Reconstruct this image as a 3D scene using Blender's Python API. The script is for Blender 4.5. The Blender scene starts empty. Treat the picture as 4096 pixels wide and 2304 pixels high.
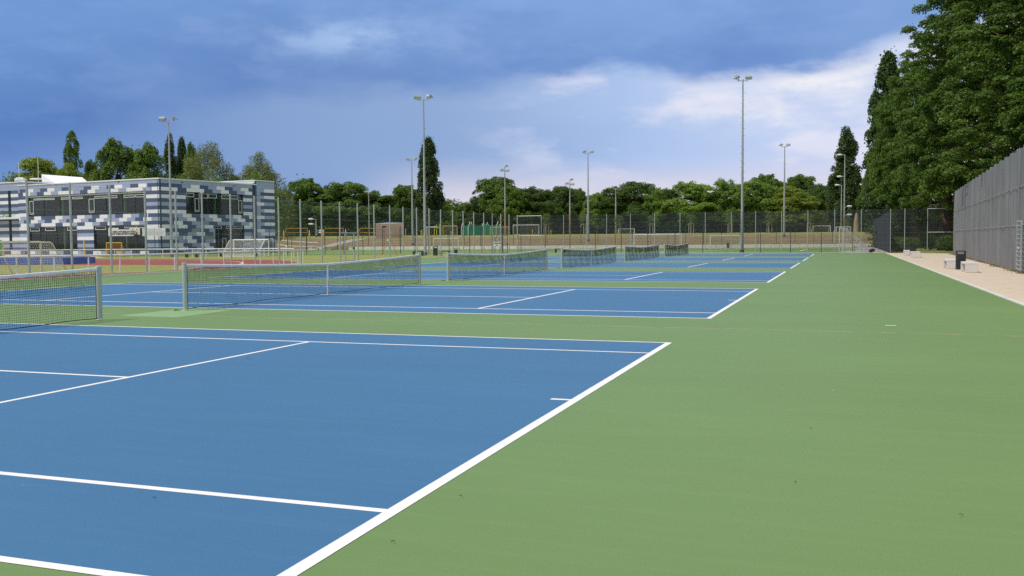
import bpy, math, random
import numpy as np
from mathutils import Vector, Matrix
R=math.radians
random.seed(7)
scene=bpy.context.scene
C=scene.collection
# ------------------------------------------------------------------ camera
F=3769.1; CAM=np.array([2.4323,-3.4625,1.5921]); YAW,PIT,ROLL=-0.33729,-0.051833,-0.007327
cy,sy=math.cos(YAW),math.sin(YAW)
FW=np.array([sy*math.cos(PIT),cy*math.cos(PIT),math.sin(PIT)])
_r=np.array([cy,-sy,0.]); _u=np.cross(_r,FW)
RT=math.cos(ROLL)*_r+math.sin(ROLL)*_u; UP=-math.sin(ROLL)*_r+math.cos(ROLL)*_u
cam=bpy.data.objects.new('camera',bpy.data.cameras.new('camera')); C.objects.link(cam)
m=Matrix(((RT[0],UP[0],-FW[0],CAM[0]),(RT[1],UP[1],-FW[1],CAM[1]),(RT[2],UP[2],-FW[2],CAM[2]),(0,0,0,1)))
cam.matrix_world=m; cam.data.sensor_width=36; cam.data.lens=36*F/4096; cam.data.clip_end=3000; cam.data.clip_start=.05
scene.camera=cam
# survey helpers: bearings measured in the photograph turned into places on the ground / at a known distance
def ray(u,v): return FW+RT*((u-2048)/F)-UP*((v-1152)/F)
def gp(u,v,z=0.):
    d=ray(u,v); return CAM+d*((z-CAM[2])/d[2])
def dp(u,v,D): return CAM+ray(u,v)*D
def xy(p): return (float(p[0]),float(p[1]))
# terrain behind the retaining wall
WA=np.array([-76.,137.5]); WB=np.array([6.5,149.3]); WD=(WB-WA)/np.linalg.norm(WB-WA); WN=np.array([-WD[1],WD[0]])
def smooth(a,b,x):
    t=min(1,max(0,(x-a)/(b-a))); return t*t*(3-2*t)
def terrain(x,y):
    q=np.array([x,y])-WA; s=float(q@WN); t=float(q@WD)
    if s<0: return 0.
    L=float(np.linalg.norm(WB-WA))
    base=.52 if 0<=t<=L else .52*(1-smooth(0,14,-t if t<0 else t-L))
    side=1-.85*smooth(L+4,L+40,t)
    z=base+(2.45-base)*smooth(-4,30,s)*1.0
    return z*side
def hit(u,v):
    d=ray(u,v)
    D=100.
    while D<400:
        p=CAM+d*D
        if p[2]<=terrain(p[0],p[1]): return p
        D+=.25
    return CAM+d*190
# ------------------------------------------------------------------ materials
MATS={}
def nodes(name):
    mt=bpy.data.materials.new(name); mt.use_nodes=True; nt=mt.node_tree; nt.nodes.clear()
    out=nt.nodes.new('ShaderNodeOutputMaterial'); MATS[name]=mt
    return mt,nt,out
class G_:
    def __init__(s,nt): s.nt=nt
    def n(s,t,**k):
        nd=s.nt.nodes.new(t)
        for a,b in k.items(): setattr(nd,a,b)
        return nd
    def put(s,sock,v):
        if isinstance(v,bpy.types.NodeSocket): s.nt.links.new(v,sock)
        elif v is not None:
            if hasattr(sock.default_value,'__len__') and not hasattr(v,'__len__'): v=[v]*len(sock.default_value)
            if hasattr(sock.default_value,'__len__') and len(sock.default_value)==4 and len(v)==3: v=tuple(v)+(1,)
            sock.default_value=v
    def m(s,op,a,b=None,c=None,clamp=False):
        nd=s.n('ShaderNodeMath',operation=op); nd.use_clamp=clamp
        for i,v in enumerate((a,b,c)):
            if v is not None: s.put(nd.inputs[i],v)
        return nd.outputs[0]
    def ss(s,v,a,b):
        nd=s.n('ShaderNodeMapRange',interpolation_type='SMOOTHSTEP'); s.put(nd.inputs[0],v); s.put(nd.inputs[1],a); s.put(nd.inputs[2],b); return nd.outputs[0]
    def mr(s,v,a,b,c,d):
        nd=s.n('ShaderNodeMapRange'); 
        for i,x in enumerate((v,a,b,c,d)): s.put(nd.inputs[i],x)
        return nd.outputs[0]
    def mix(s,f,a,b,mode='MIX'):
        nd=s.n('ShaderNodeMix',data_type='RGBA',blend_type=mode); s.put(nd.inputs[0],f); s.put(nd.inputs[6],a); s.put(nd.inputs[7],b); return nd.outputs[2]
    def noise(s,vec,scale,detail=4,rough=.55,dim='3D'):
        nd=s.n('ShaderNodeTexNoise',noise_dimensions=dim); 
        if vec is not None: s.put(nd.inputs['Vector'],vec)
        nd.inputs['Scale'].default_value=scale; nd.inputs['Detail'].default_value=detail; nd.inputs['Roughness'].default_value=rough
        return nd.outputs[0]
    def mapping(s,vec,scale=(1,1,1),rot=(0,0,0),loc=(0,0,0)):
        nd=s.n('ShaderNodeMapping'); s.put(nd.inputs[0],vec); nd.inputs['Scale'].default_value=scale; nd.inputs['Rotation'].default_value=rot; nd.inputs['Location'].default_value=loc; return nd.outputs[0]
    def coord(s,w='Object'): return s.n('ShaderNodeTexCoord').outputs[w]
    def bsdf(s,col,rough=.6,spec=.4,metal=0,normal=None):
        nd=s.n('ShaderNodeBsdfPrincipled'); s.put(nd.inputs['Base Color'],col); s.put(nd.inputs['Roughness'],rough); s.put(nd.inputs['Specular IOR Level'],spec); s.put(nd.inputs['Metallic'],metal)
        if normal is not None: s.put(nd.inputs['Normal'],normal)
        return nd.outputs[0]
    def bump(s,h,st=.3,dist=.01):
        nd=s.n('ShaderNodeBump'); s.put(nd.inputs['Height'],h); nd.inputs['Strength'].default_value=st; nd.inputs['Distance'].default_value=dist; return nd.outputs[0]
def srgb(r,g,b):
    f=lambda c:(c/255/12.92) if c/255<=.04045 else ((c/255+.055)/1.055)**2.4
    return (f(r),f(g),f(b))
def simple(name,col,rough=.6,spec=.4,metal=0,var=.12,scale=3.,fine=0.):
    mt,nt,out=nodes(name); g=G_(nt); co=g.coord('Object')
    n=g.noise(co,scale,5)
    c=g.mix(g.mr(n,.3,.7,0,1),tuple(x*(1-var) for x in col),tuple(min(1,x*(1+var)) for x in col))
    if fine:
        n2=g.noise(co,scale*40,2); c=g.mix(g.mr(n2,.35,.65,0,fine),c,tuple(x*.55 for x in col))
    nt.links.new(g.bsdf(c,rough,spec,metal),out.inputs[0]); return mt
def M(name): return MATS[name]
# acrylic court coatings
def court_mat(name,base,warm,scuff):
    mt,nt,out=nodes(name); g=G_(nt); co=g.coord('Object')
    big=g.noise(g.mapping(co,(.12,.3,1)),1.,5,.6)
    mid=g.noise(g.mapping(co,(.8,2.4,1),rot=(0,0,.25)),1.,6,.65)
    fine=g.noise(co,110.,4,.75)
    c=g.mix(g.mr(big,.3,.7,0,1),tuple(x*.87 for x in base),tuple(x*1.12 for x in base))
    c=g.mix(g.mr(mid,.42,.72,0,.42),c,warm)
    streak=g.noise(g.mapping(co,(.35,6.5,1),rot=(0,0,.06)),1.,5,.7)
    c=g.mix(g.mr(streak,.48,.75,0,.26),c,tuple(min(1,x*1.35+.02) for x in base))
    c=g.mix(g.mr(fine,.25,.75,.0,1.),tuple(x*.78 for x in base),g.mix(.5,c,g.mix(1.,c,(1.16,1.16,1.16),'MULTIPLY')))
    v=g.n('ShaderNodeTexVoronoi'); g.put(v.inputs['Vector'],g.mapping(co,(1,1,1),rot=(0,0,.5))); v.inputs['Scale'].default_value=1.3
    spot=g.m('LESS_THAN',v.outputs['Distance'],.013)
    keep=g.m('GREATER_THAN',g.noise(co,.9,1),.5)
    c=g.mix(g.m('MULTIPLY',g.m('MULTIPLY',spot,keep),.75),c,(.68,.7,.66))
    sc=g.m('MULTIPLY',g.ss(g.noise(g.mapping(co,(3.,14,1),rot=(0,0,.35)),1,4,.8),.66,.78),g.ss(g.noise(co,.35,2),.5,.65))
    c=g.mix(g.m('MULTIPLY',sc,.5),c,scuff)
    nrm=g.bump(fine,.35,.004)
    nt.links.new(g.bsdf(c,.58,.38,0,nrm),out.inputs[0]); return mt
court_mat('court_green',(.152,.250,.070),(.170,.256,.078),(.5,.55,.42))
court_mat('court_blue',(.047,.158,.298),(.056,.168,.306),(.3,.42,.56))
simple('line_paint',(.82,.795,.755),.65,.3,0,.05,2.5,.2)
simple('patch_green',(.225,.36,.145),.6,.3,0,.05)
# pale cracked joint
mt,nt,out=nodes('joint_sand'); g=G_(nt); co=g.coord('Object')
t=g.n('ShaderNodeBsdfTransparent').outputs[0]; ms=g.n('ShaderNodeMixShader'); g.put(ms.inputs[0],g.ss(g.noise(g.mapping(co,(4,20,1)),1,4,.7),.42,.55)); nt.links.new(t,ms.inputs[1]); nt.links.new(g.bsdf((.62,.55,.36),.9,.1),ms.inputs[2]); nt.links.new(ms.outputs[0],out.inputs[0])
# grass
def grass_mat(name,a,b,dry,sc=.25,dryamt=.5,stripe=None):
    mt,nt,out=nodes(name); g=G_(nt); co=g.coord('Object')
    n1=g.noise(co,sc,6,.65); n2=g.noise(co,9.,4,.7); n3=g.noise(g.mapping(co,(1,1,1)),sc*.3,4,.6)
    c=g.mix(g.mr(n2,.3,.7,0,1),a,b)
    c=g.mix(g.mr(n1,.42,.66,0,dryamt),c,dry)
    c=g.mix(g.mr(n3,.4,.7,0,dryamt*.7),c,tuple(x*.9 for x in dry))
    if stripe:
        s=g.n('ShaderNodeSeparateXYZ'); g.put(s.inputs[0],g.mapping(co,(1,1,1),rot=(0,0,-.14)))
        w=g.m('SINE',g.m('MULTIPLY',s.outputs[1],2*math.pi/stripe)); c=g.mix(g.ss(w,-.25,.25),c,g.mix(.45,c,(.30,.42,.18)))
    nt.links.new(g.bsdf(c,.9,.12,0,g.bump(n2,.8,.05)),out.inputs[0]); return mt
grass_mat('grass_lawn',(.20,.25,.055),(.27,.30,.075),(.36,.32,.13),.3,.55)
grass_mat('grass_ground',(.13,.18,.05),(.2,.24,.07),(.30,.26,.12),.1,.45)
grass_mat('turf',(.115,.19,.052),(.15,.235,.072),(.2,.3,.1),.12,.25,stripe=9.)
grass_mat('slope_grass',(.19,.135,.075),(.36,.25,.15),(.19,.17,.065),.3,.75)
# slope turns greener at its rim
mt=M('slope_grass'); nt=mt.node_tree; g=G_(nt); bs=[n for n in nt.nodes if n.type=='BSDF_PRINCIPLED'][0]
src=bs.inputs['Base Color'].links[0].from_socket; s=g.n('ShaderNodeSeparateXYZ'); g.put(s.inputs[0],g.coord('Object'))
zz=g.m('ADD',s.outputs[2],g.m('MULTIPLY',g.noise(g.coord('Object'),.4,4),.9))
nt.links.new(g.mix(g.ss(zz,2.15,2.75),src,(.27,.28,.085)),bs.inputs['Base Color'])
simple('track_red',(.31,.085,.068),.85,.15,0,.1,.6,.35)
simple('sand',(.55,.47,.33),.95,.1,0,.1,.8,.3)
simple('gravel',(.42,.39,.34),.95,.1,0,.12,1.2,.5)
simple('concrete_light',(.62,.59,.54),.8,.2,0,.08,1.5,.2)
simple('wall_concrete',(.84,.79,.72),.85,.2,0,.08,1.,.2)
simple('bench_concrete',(.66,.63,.60),.75,.25,0,.05,3,.12)
# sandy pavers with joints, weeds
mt,nt,out=nodes('paving'); g=G_(nt); co=g.coord('Object')
br=g.n('ShaderNodeTexBrick'); g.put(br.inputs['Vector'],co); br.inputs['Scale'].default_value=1.; br.inputs['Mortar Size'].default_value=.012; br.inputs['Brick Width'].default_value=.4; br.inputs['Row Height'].default_value=.2
g.put(br.inputs['Color1'],(.59,.49,.37)); g.put(br.inputs['Color2'],(.66,.56,.43)); g.put(br.inputs['Mortar'],(.40,.32,.22))
c=g.mix(g.mr(g.noise(co,.35,5,.6),.3,.7,0,.5),br.outputs[0],(.64,.54,.41)); c=g.mix(g.mr(g.noise(co,60,3),.35,.65,0,.28),c,(.38,.30,.22))
sm=g.m('MULTIPLY',g.ss(g.noise(g.mapping(co,(1.2,3.,1)),1.,5,.75),.56,.68),.6); c=g.mix(sm,c,(.30,.27,.15))
nt.links.new(g.bsdf(c,.9,.15),out.inputs[0])
# metals etc
simple('galv',(.40,.43,.43),.5,.4,.35,.12,4)
simple('galv_green',(.41,.45,.435),.5,.4,.2,.1,4)
simple('galv_dark',(.16,.17,.18),.5,.4,.2,.1,4)
simple('lamp_grey',(.50,.53,.57),.45,.4,0,.06,3)
simple('lamp_dark',(.05,.055,.06),.5,.4)
simple('lens',(.75,.78,.8),.15,.6)
simple('white_metal',(.78,.78,.76),.45,.4,0,.05)
simple('post_green',(.36,.43,.40),.4,.45,.1,.05,5)
simple('cap_grey',(.6,.63,.62),.5)
simple('net_black',(.012,.014,.014),.7,.2)
simple('net_tape',(.66,.70,.71),.75,.2,0,.08,8,.15)
simple('rope_white',(.75,.76,.74),.8)
simple('fence_dark',(.035,.042,.045),.5,.4)
simple('bin_black',(.022,.026,.032),.45,.4,0,.2)
simple('wood_pole',(.34,.24,.15),.8,.2,0,.2,3)
simple('stake_wood',(.50,.43,.34),.85,.2)
simple('orange_metal',(.52,.12,.04),.5,.4)
simple('yellow_paint',(.72,.46,.04),.5,.4,0,.08)
simple('cream_metal',(.66,.56,.40),.5,.4,0,.1)
simple('yellow_green',(.45,.50,.06),.5,.4)
simple('mat_blue',(.055,.14,.46),.55,.4,0,.25,1.2)
simple('bright_green',(.09,.42,.10),.5,.4)
simple('panel_white',(.80,.81,.84),.45,.4,0,.04,.7)
simple('panel_light',(.33,.39,.55),.45,.4,0,.06,.7)
simple('panel_dark',(.066,.10,.195),.45,.4,0,.1,.7)
simple('panel_olive',(.24,.29,.30),.45,.4,0,.06,.7)
simple('cap_white',(.72,.75,.74),.5,.3,0,.04)
simple('roof_white',(.82,.81,.84),.5,.3,0,.03)
simple('roof_grey',(.40,.41,.42),.8,.2)
simple('wall_core',(.10,.13,.19),.7,.2)
simple('room_dark',(.018,.02,.022),.9,.1)
simple('frame_white',(.62,.66,.64),.5,.3,0,.04)
simple('frame_dark',(.03,.033,.035),.5,.3)
simple('column_green',(.10,.34,.06),.55,.3)
simple('column_pale',(.33,.40,.33),.55,.3)
simple('banner_white',(.86,.87,.86),.6,.3,0,.03)
simple('ink',(.03,.04,.04),.7); simple('ink_grey',(.42,.44,.45),.7); simple('ink_red',(.55,.05,.06),.7); simple('ink_lime',(.5,.62,.12),.7)
simple('tyre',(.02,.02,.02),.8); simple('bark',(.12,.085,.06),.95,.1,0,.3,6); simple('bark_pale',(.42,.40,.36),.9,.1,0,.35,5)
simple('litter',(.24,.11,.055),.95,.05,0,.4,6); simple('leaf_dry',(.10,.085,.04),.8,.1); simple('leaf_dark',(.02,.018,.015),.7,.1)
# bricks of the equipment shed
def brick(name,c1,c2,mo,rx):
    mt,nt,out=nodes(name); g=G_(nt); co=g.coord('UV')
    br=g.n('ShaderNodeTexBrick'); g.put(br.inputs['Vector'],co); br.inputs['Scale'].default_value=1.; br.inputs['Mortar Size'].default_value=.012; br.inputs['Brick Width'].default_value=.26; br.inputs['Row Height'].default_value=.085
    g.put(br.inputs['Color1'],c1); g.put(br.inputs['Color2'],c2); g.put(br.inputs['Mortar'],mo)
    nt.links.new(g.bsdf(br.outputs[0],.9,.1),out.inputs[0])
brick('shed_brick',(.66,.45,.32),(.58,.37,.26),(.62,.53,.44),0)
# glass
mt,nt,out=nodes('glass'); g=G_(nt); ms=g.n('ShaderNodeMixShader'); lw=g.n('ShaderNodeLayerWeight'); lw.inputs[0].default_value=.5
nt.links.new(g.m('MULTIPLY_ADD',g.m('POWER',lw.outputs['Facing'],4.),.6,.05),ms.inputs[0])
t=g.n('ShaderNodeBsdfTransparent'); t.inputs[0].default_value=(.55,.6,.58,1); gl=g.n('ShaderNodeBsdfGlossy'); gl.inputs['Roughness'].default_value=.03; gl.inputs[0].default_value=(.8,.85,.9,1)
nt.links.new(t.outputs[0],ms.inputs[1]); nt.links.new(gl.outputs[0],ms.inputs[2]); nt.links.new(ms.outputs[0],out.inputs[0])
# woven wire / netting: uv in metres
def mesh_mat(name,col,pitch,wire,square=False,rough=.6,sheer=0.):
    mt,nt,out=nodes(name); g=G_(nt); s=g.n('ShaderNodeSeparateXYZ'); g.put(s.inputs[0],g.coord('UV')); x,y=s.outputs[0],s.outputs[1]
    a,b=(x,y) if square else (g.m('ADD',x,y),g.m('SUBTRACT',x,y))
    fa=g.m('LESS_THAN',g.m('FRACT',g.m('DIVIDE',a,pitch)),wire); fb=g.m('LESS_THAN',g.m('FRACT',g.m('DIVIDE',b,pitch)),wire)
    f=g.m('MAXIMUM',fa,fb)
    if sheer: f=g.m('MAXIMUM',f,sheer)
    ms=g.n('ShaderNodeMixShader'); nt.links.new(f,ms.inputs[0]); nt.links.new(g.n('ShaderNodeBsdfTransparent').outputs[0],ms.inputs[1]); nt.links.new(g.bsdf(col,rough,.3),ms.inputs[2]); nt.links.new(ms.outputs[0],out.inputs[0])
mesh_mat('chainlink',(.24,.27,.26),.075,.055)
mesh_mat('chainlink_far',(.07,.08,.09),.09,.13)
mesh_mat('panel_mesh',(.03,.035,.04),.1,.03,True)
mesh_mat('goal_net',(.72,.72,.70),.13,.09,True)
mesh_mat('goal_net_orange',(.60,.25,.03),.12,.3,True)
mesh_mat('cage_net',(.03,.26,.15),.05,.25,True,.8,.62)
mesh_mat('volley_net',(.02,.02,.02),.1,.25,True)
mesh_mat('veil_dark',(.026,.028,.036),.04,.5,True,.8,.92)
# grey windscreen cloth
mt,nt,out=nodes('windscreen_cloth'); g=G_(nt); co=g.coord('UV')
n1=g.noise(g.mapping(co,(1.6,.05,1)),1.,6,.75); n2=g.noise(g.mapping(co,(9.,.12,1)),1.,5,.7); n3=g.noise(g.mapping(co,(.25,.3,1)),1.,4,.6)
c=g.mix(g.mr(n1,.3,.7,0,1),(.10,.10,.103),(.25,.245,.25)); c=g.mix(g.mr(n2,.4,.72,0,.65),c,(.34,.34,.335)); c=g.mix(g.mr(n3,.4,.7,0,.45),c,(.115,.125,.12))
s=g.n('ShaderNodeSeparateXYZ'); g.put(s.inputs[0],co)
wv=g.m('FRACT',g.m('DIVIDE',s.outputs[1],.05)); c=g.mix(g.m('MULTIPLY',g.m('LESS_THAN',wv,.3),.3),c,(.07,.07,.07))
nt.links.new(g.bsdf(c,.85,.15),out.inputs[0])
# foliage
def leaf_mat(name,a,b,c3,trans=.3,hue=0.):
    mt,nt,out=nodes(name); g=G_(nt); geo=g.n('ShaderNodeNewGeometry'); oi=g.n('ShaderNodeObjectInfo')
    rnd=geo.outputs['Random Per Island']
    c=g.mix(rnd,a,b)
    n=g.noise(g.n('ShaderNodeNewGeometry').outputs['Position'],.55,3,.6)
    c=g.mix(g.mr(n,.4,.68,0,.75),c,c3)
    c=g.mix(g.m('MULTIPLY',oi.outputs['Random'],.3),c,tuple(x*.75 for x in a))
    d=g.bsdf(c,.55,.25); tr=g.n('ShaderNodeBsdfTranslucent'); g.put(tr.inputs[0],g.mix(.5,c,(.16,.22,.02)))
    ms=g.n('ShaderNodeMixShader'); ms.inputs[0].default_value=trans; nt.links.new(d,ms.inputs[1]); nt.links.new(tr.outputs[0],ms.inputs[2]); nt.links.new(ms.outputs[0],out.inputs[0])
leaf_mat('leaf_maple',(.042,.095,.011),(.105,.19,.025),(.15,.235,.035),.3)
leaf_mat('leaf_green',(.065,.13,.016),(.145,.245,.036),(.185,.285,.048),.32)
leaf_mat('leaf_fresh',(.085,.16,.022),(.19,.30,.048),(.23,.34,.06),.34)
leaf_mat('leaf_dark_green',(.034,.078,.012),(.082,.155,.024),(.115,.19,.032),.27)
leaf_mat('leaf_poplar',(.028,.060,.018),(.068,.118,.032),(.085,.14,.038),.25)
leaf_mat('leaf_lime',(.13,.20,.018),(.27,.35,.04),(.33,.36,.055),.34)
leaf_mat('leaf_olive',(.14,.175,.05),(.24,.28,.09),(.27,.29,.11),.34)
leaf_mat('leaf_light',(.115,.225,.03),(.24,.385,.06),(.28,.41,.07),.36)
# ------------------------------------------------------------------ mesh builder
class MB:
    def __init__(s): s.v=[];s.f=[];s.mi=[];s.uv=[];s.useuv=False;s.sm=[]
    def add(s,vs,fs,mi=0,uvs=None,smooth=False):
        b=len(s.v); s.v+= [tuple(map(float,p)) for p in vs]
        for k,f in enumerate(fs):
            s.f.append(tuple(b+i for i in f)); s.mi.append(mi); s.sm.append(smooth)
            if uvs: s.uv.append([uvs[i] for i in f]); s.useuv=True
            else: s.uv.append([(0,0)]*len(f))
        return s
    def quad(s,a,b,c,d,mi=0,uv=None): return s.add([a,b,c,d],[(0,1,2,3)],mi,uv)
    def poly(s,pts,mi=0): return s.add(pts,[tuple(range(len(pts)))],mi)
    def box(s,c,size,ax=None,mi=0):
        # c = centre, ax = (x axis, y axis) unit vectors in plan
        ex=np.array(ax[0]+(0,)) if ax else np.array((1,0,0)); ey=np.array(ax[1]+(0,)) if ax else np.array((0,1,0)); ez=np.array((0,0,1))
        c=np.array(c,float); hx,hy,hz=size[0]/2,size[1]/2,size[2]/2
        vs=[c+ex*a*hx+ey*b*hy+ez*d*hz for d in(-1,1) for a,b in((-1,-1),(1,-1),(1,1),(-1,1))]
        return s.add(vs,[(3,2,1,0),(4,5,6,7),(0,1,5,4),(1,2,6,5),(2,3,7,6),(3,0,4,7)],mi)
    def tube(s,pts,r,n=8,mi=0,cap=True,rot=0):
        pts=[np.array(p,float) for p in pts]; k=len(pts); rs=r if hasattr(r,'__len__') else [r]*k
        vs=[];
        prev=None
        for i,p in enumerate(pts):
            t=pts[min(i+1,k-1)]-pts[max(i-1,0)]; t=t/(np.linalg.norm(t)+1e-9)
            if prev is None:
                h=np.array((0,0,1.)) if abs(t[2])<.9 else np.array((1.,0,0))
                a=np.cross(t,h)
            else: a=prev-t*(prev@t)
            a=a/np.linalg.norm(a); prev=a; b=np.cross(t,a)
            for j in range(n):
                w=2*math.pi*(j+.5*(n==4))/n+rot; vs.append(p+(a*math.cos(w)+b*math.sin(w))*rs[i])
        fs=[(i*n+j,i*n+(j+1)%n,(i+1)*n+(j+1)%n,(i+1)*n+j) for i in range(k-1) for j in range(n)]
        s.add(vs,fs,mi,None,n>4)
        if cap:
            s.add(vs[:n],[tuple(range(n))[::-1]],mi); s.add(vs[-n:],[tuple(range(n))],mi)
        return s
    def ribbon(s,pts,w,mi=0,z=None):
        # flat strip of width w along pts
        pts=[np.array(p,float) for p in pts]
        L=[];Rr=[]
        for i,p in enumerate(pts):
            t=pts[min(i+1,len(pts)-1)]-pts[max(i-1,0)]; n=np.array((-t[1],t[0],0)); n/=np.linalg.norm(n)+1e-9
            L.append(p+n*w/2);Rr.append(p-n*w/2)
        vs=L+Rr;k=len(pts)
        return s.add(vs,[(i,k+i,k+i+1,i+1) for i in range(k-1)],mi)
    def build(s,name,mats,parent=None,loc=None,**tags):
        mats=mats if isinstance(mats,(list,tuple)) else [mats]
        me=bpy.data.meshes.new(name)
        anc=parent
        while anc is not None and '_base' not in anc: anc=anc.parent
        off=np.array(loc) if loc is not None else (np.array(anc['_base']) if anc is not None else np.zeros(3))
        me.from_pydata([tuple(np.array(p)-off) for p in s.v],[],s.f)
        for q in mats: me.materials.append(M(q))
        me.polygons.foreach_set('material_index',s.mi)
        me.polygons.foreach_set('use_smooth',s.sm)
        if s.useuv:
            ul=me.uv_layers.new(name='uv'); flat=[c for f in s.uv for p in f for c in p]; ul.data.foreach_set('uv',flat)
        me.update()
        o=bpy.data.objects.new(name,me); C.objects.link(o)
        if parent is not None:
            o.parent=parent
        if loc is not None: o.location=tuple(float(x) for x in loc)
        for k,v in tags.items(): o[k]=v
        return o
def empty(name,loc,label,cat,group=None,rz=0):
    o=bpy.data.objects.new(name,None); C.objects.link(o); o.location=tuple(float(x) for x in loc); o.rotation_euler=(0,0,rz); o.empty_display_size=.3
    o['label']=label; o['category']=cat
    if group: o['group']=group
    return o
def world_empty(name,base,label,cat,group=None):
    o=empty(name,base,label,cat,group); o['_base']=[float(x) for x in base]; return o
def dup_tree(o,parent=None):
    c=o.copy(); C.objects.link(c); c.parent=parent
    for ch in [x for x in o.children]: dup_tree(ch,c)
    return c
def struct(o): o['kind']='structure'; return o
def stuff(o): o['kind']='stuff'; return o
# ------------------------------------------------------------------ ground and courts
mb=MB(); mb.quad((-900,-300,0),(900,-300,0),(900,1500,0),(-900,1500,0)); g0=mb.build('ground','grass_ground'); g0.location.z=-.03; struct(g0)
def XL(y): return -30.0-.0245*y
mb=MB(); ys=[-30,25,29.5,60,98.6]
mb.poly([(6.3,-30,0),(6.3,94.8,0),(XL(98.4),98.3,0),(XL(-30),-30,0)]); cs=mb.build('court_surface','court_green'); cs.location.z=-.0015; struct(cs)
W,L,S=10.97,23.77,1.37
YO=[0,15.456,30.857,46.46,62.127,77.724]
def rect(mb,x0,y0,x1,y1,z): mb.quad((x0,y0,z),(x1,y0,z),(x1,y1,z),(x0,y1,z))
for k,y0 in enumerate(YO):
    mp=([0,S,W/2,W-S,W],[.06,S+.045,5.45,9.47,10.82]) if k==0 else ([0,S,W/2,W-S,W],[-.18,1.22,5.485,9.64,11.1]) if k==1 else ([0,W],[0,W])
    wy=lambda y: float(np.interp(y,*mp))
    mb=MB(); rect(mb,-L,wy(0),0,wy(W),0); t=mb.build('tennis_court','court_blue'); t.location=(0,y0,0); struct(t)
    z=.0015; mb=MB(); w=.068 if k==0 else .09; w2=.092
    rect(mb,-w2,wy(0),0,wy(W),z); rect(mb,-L,wy(0),-L+w2,wy(W),z)
    for yy,o_ in ((0,0),(S,0),(W-S,-w),(W,-w)): rect(mb,-L+w2,wy(yy)+o_,-w2,wy(yy)+o_+w,z)
    for sx in (-5.485,-L+5.485): rect(mb,sx-w/2,wy(S)+w,sx+w/2,wy(W-S)-w,z)
    cm=wy(W/2); rect(mb,-L+5.485+w/2,cm-w/2,-5.485-w/2,cm+w/2,z)
    rect(mb,-w2-.2,cm-w/2,-w2,cm+w/2,z); rect(mb,-L+w2,cm-w/2,-L+w2+.2,cm+w/2,z)
    mb.build('line_marking','line_paint',t)
mb=MB()
for a in ((3541,1302),(3648,1085)):
    p=gp(*a); q=gp(a[0]+44,a[1]); rect(mb,p[0],p[1],q[0],p[1]+.07,.0)
o=mb.build('training_mark','line_paint'); o.location.z=.001; struct(o)
mb=MB(); P=[gp(*a) for a in ((468,1264),(706,1270),(932,1240),(730,1234.5))]; mb.poly([(p[0],p[1],0) for p in P]); o=mb.build('repainted_patch','patch_green'); o.location.z=.0005; struct(o)
mb=MB(); pts=[(x,13.22+.03*math.sin(x*.9)+.02*math.sin(x*2.3),0) for x in np.linspace(XL(13),6.2,120)]; mb.ribbon(pts,.03); o=mb.build('surface_joint','joint_sand'); o.location.z=.0015; struct(o)
# kerbs
mb=MB(); mb.box((6.37,32.3,-.01),(.14,125,.06)); struct(mb.build('kerb','concrete_light'))
mb=MB(); a=np.array((XL(-30)-.08,-30,0));b=np.array((XL(98.3)-.08,98.3,0)); d=(b-a)/np.linalg.norm(b-a); mb.box((a+b)/2+np.array((0,0,-.005)),(np.linalg.norm(b-a),.13,.05),((d[0],d[1]),(-d[1],d[0]))); struct(mb.build('kerb','cap_white'))
a=np.array((XL(98.3),98.45,0));b=np.array((6.3,94.95,0)); d=(b-a)/np.linalg.norm(b-a); mb=MB(); mb.box((a+b)/2+np.array((0,0,-.005)),(np.linalg.norm(b-a),.13,.05),((d[0],d[1]),(-d[1],d[0]))); struct(mb.build('kerb','cap_white'))
# paved strip on the right, up to the screen fence
def WX(y): return 8.0+.042*y          # line of the tall screen
mb=MB(); mb.poly([(6.44,-30,0),(WX(-30)+.5,-30,0),(WX(88)+.5,88,0),(12.2,92.5,0),(6.44,94.6,0)]); o=mb.build('paving','paving'); o.location.z=-.008; struct(o)
# athletics ground on the left
def gpoly(name,mat,pts,z):
    mb=MB(); mb.poly([(float(p[0]),float(p[1]),0) for p in pts]); o=mb.build(name,mat); o.location.z=z; return struct(o)
infield=[(-140,20,0),(-29.9-.0245*20,20,0),(XL(98)-.1,98,0),(-36,99,0),gp(620,1029.5),(-140,66,0)]
gpoly('lawn','grass_lawn',infield,-.022)
tr=[gp(-900,1035),gp(0,1035.5),gp(660,1035.5),gp(1000,1038),gp(1110,1040),gp(1165,1044),gp(1192,1049),gp(1150,1056)]
x1=[(XL(y)-.16,y) for y in (44,36,30,20)]
gpoly('running_track','track_red',tr+x1+[(-60,20),(-120,40)],-.016)
gi=[gp(-900,1059.5),gp(0,1059.5),gp(600,1059.6),gp(760,1061),gp(822,1064.5),gp(800,1070),gp(700,1081),gp(417,1093),gp(250,1101),gp(0,1114),gp(-600,1150)]
gpoly('infield_lawn','grass_lawn',gi,-.012)
mb=MB(); mb.ribbon([p+np.array((0,0,.0)) for p in (gp(-600,1150.5),gp(0,1114.5),gp(250,1101.4),gp(417,1093.3),gp(700,1081.2),gp(800,1070.2))],.12)
mb.ribbon([gp(-300,1041),gp(0,1041),gp(660,1039.8),gp(806,1041.5),gp(897,1044),gp(943,1046.6),gp(966,1049),gp(974,1051.8),gp(966,1055),gp(945,1059)],.16)
o=mb.build('track_line','line_paint'); o.location.z=-.006; struct(o)
gpoly('sand_pit','sand',[gp(-300,1016),gp(330,1019),gp(420,1030),gp(300,1032),gp(-300,1034)],-.0165)
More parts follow.
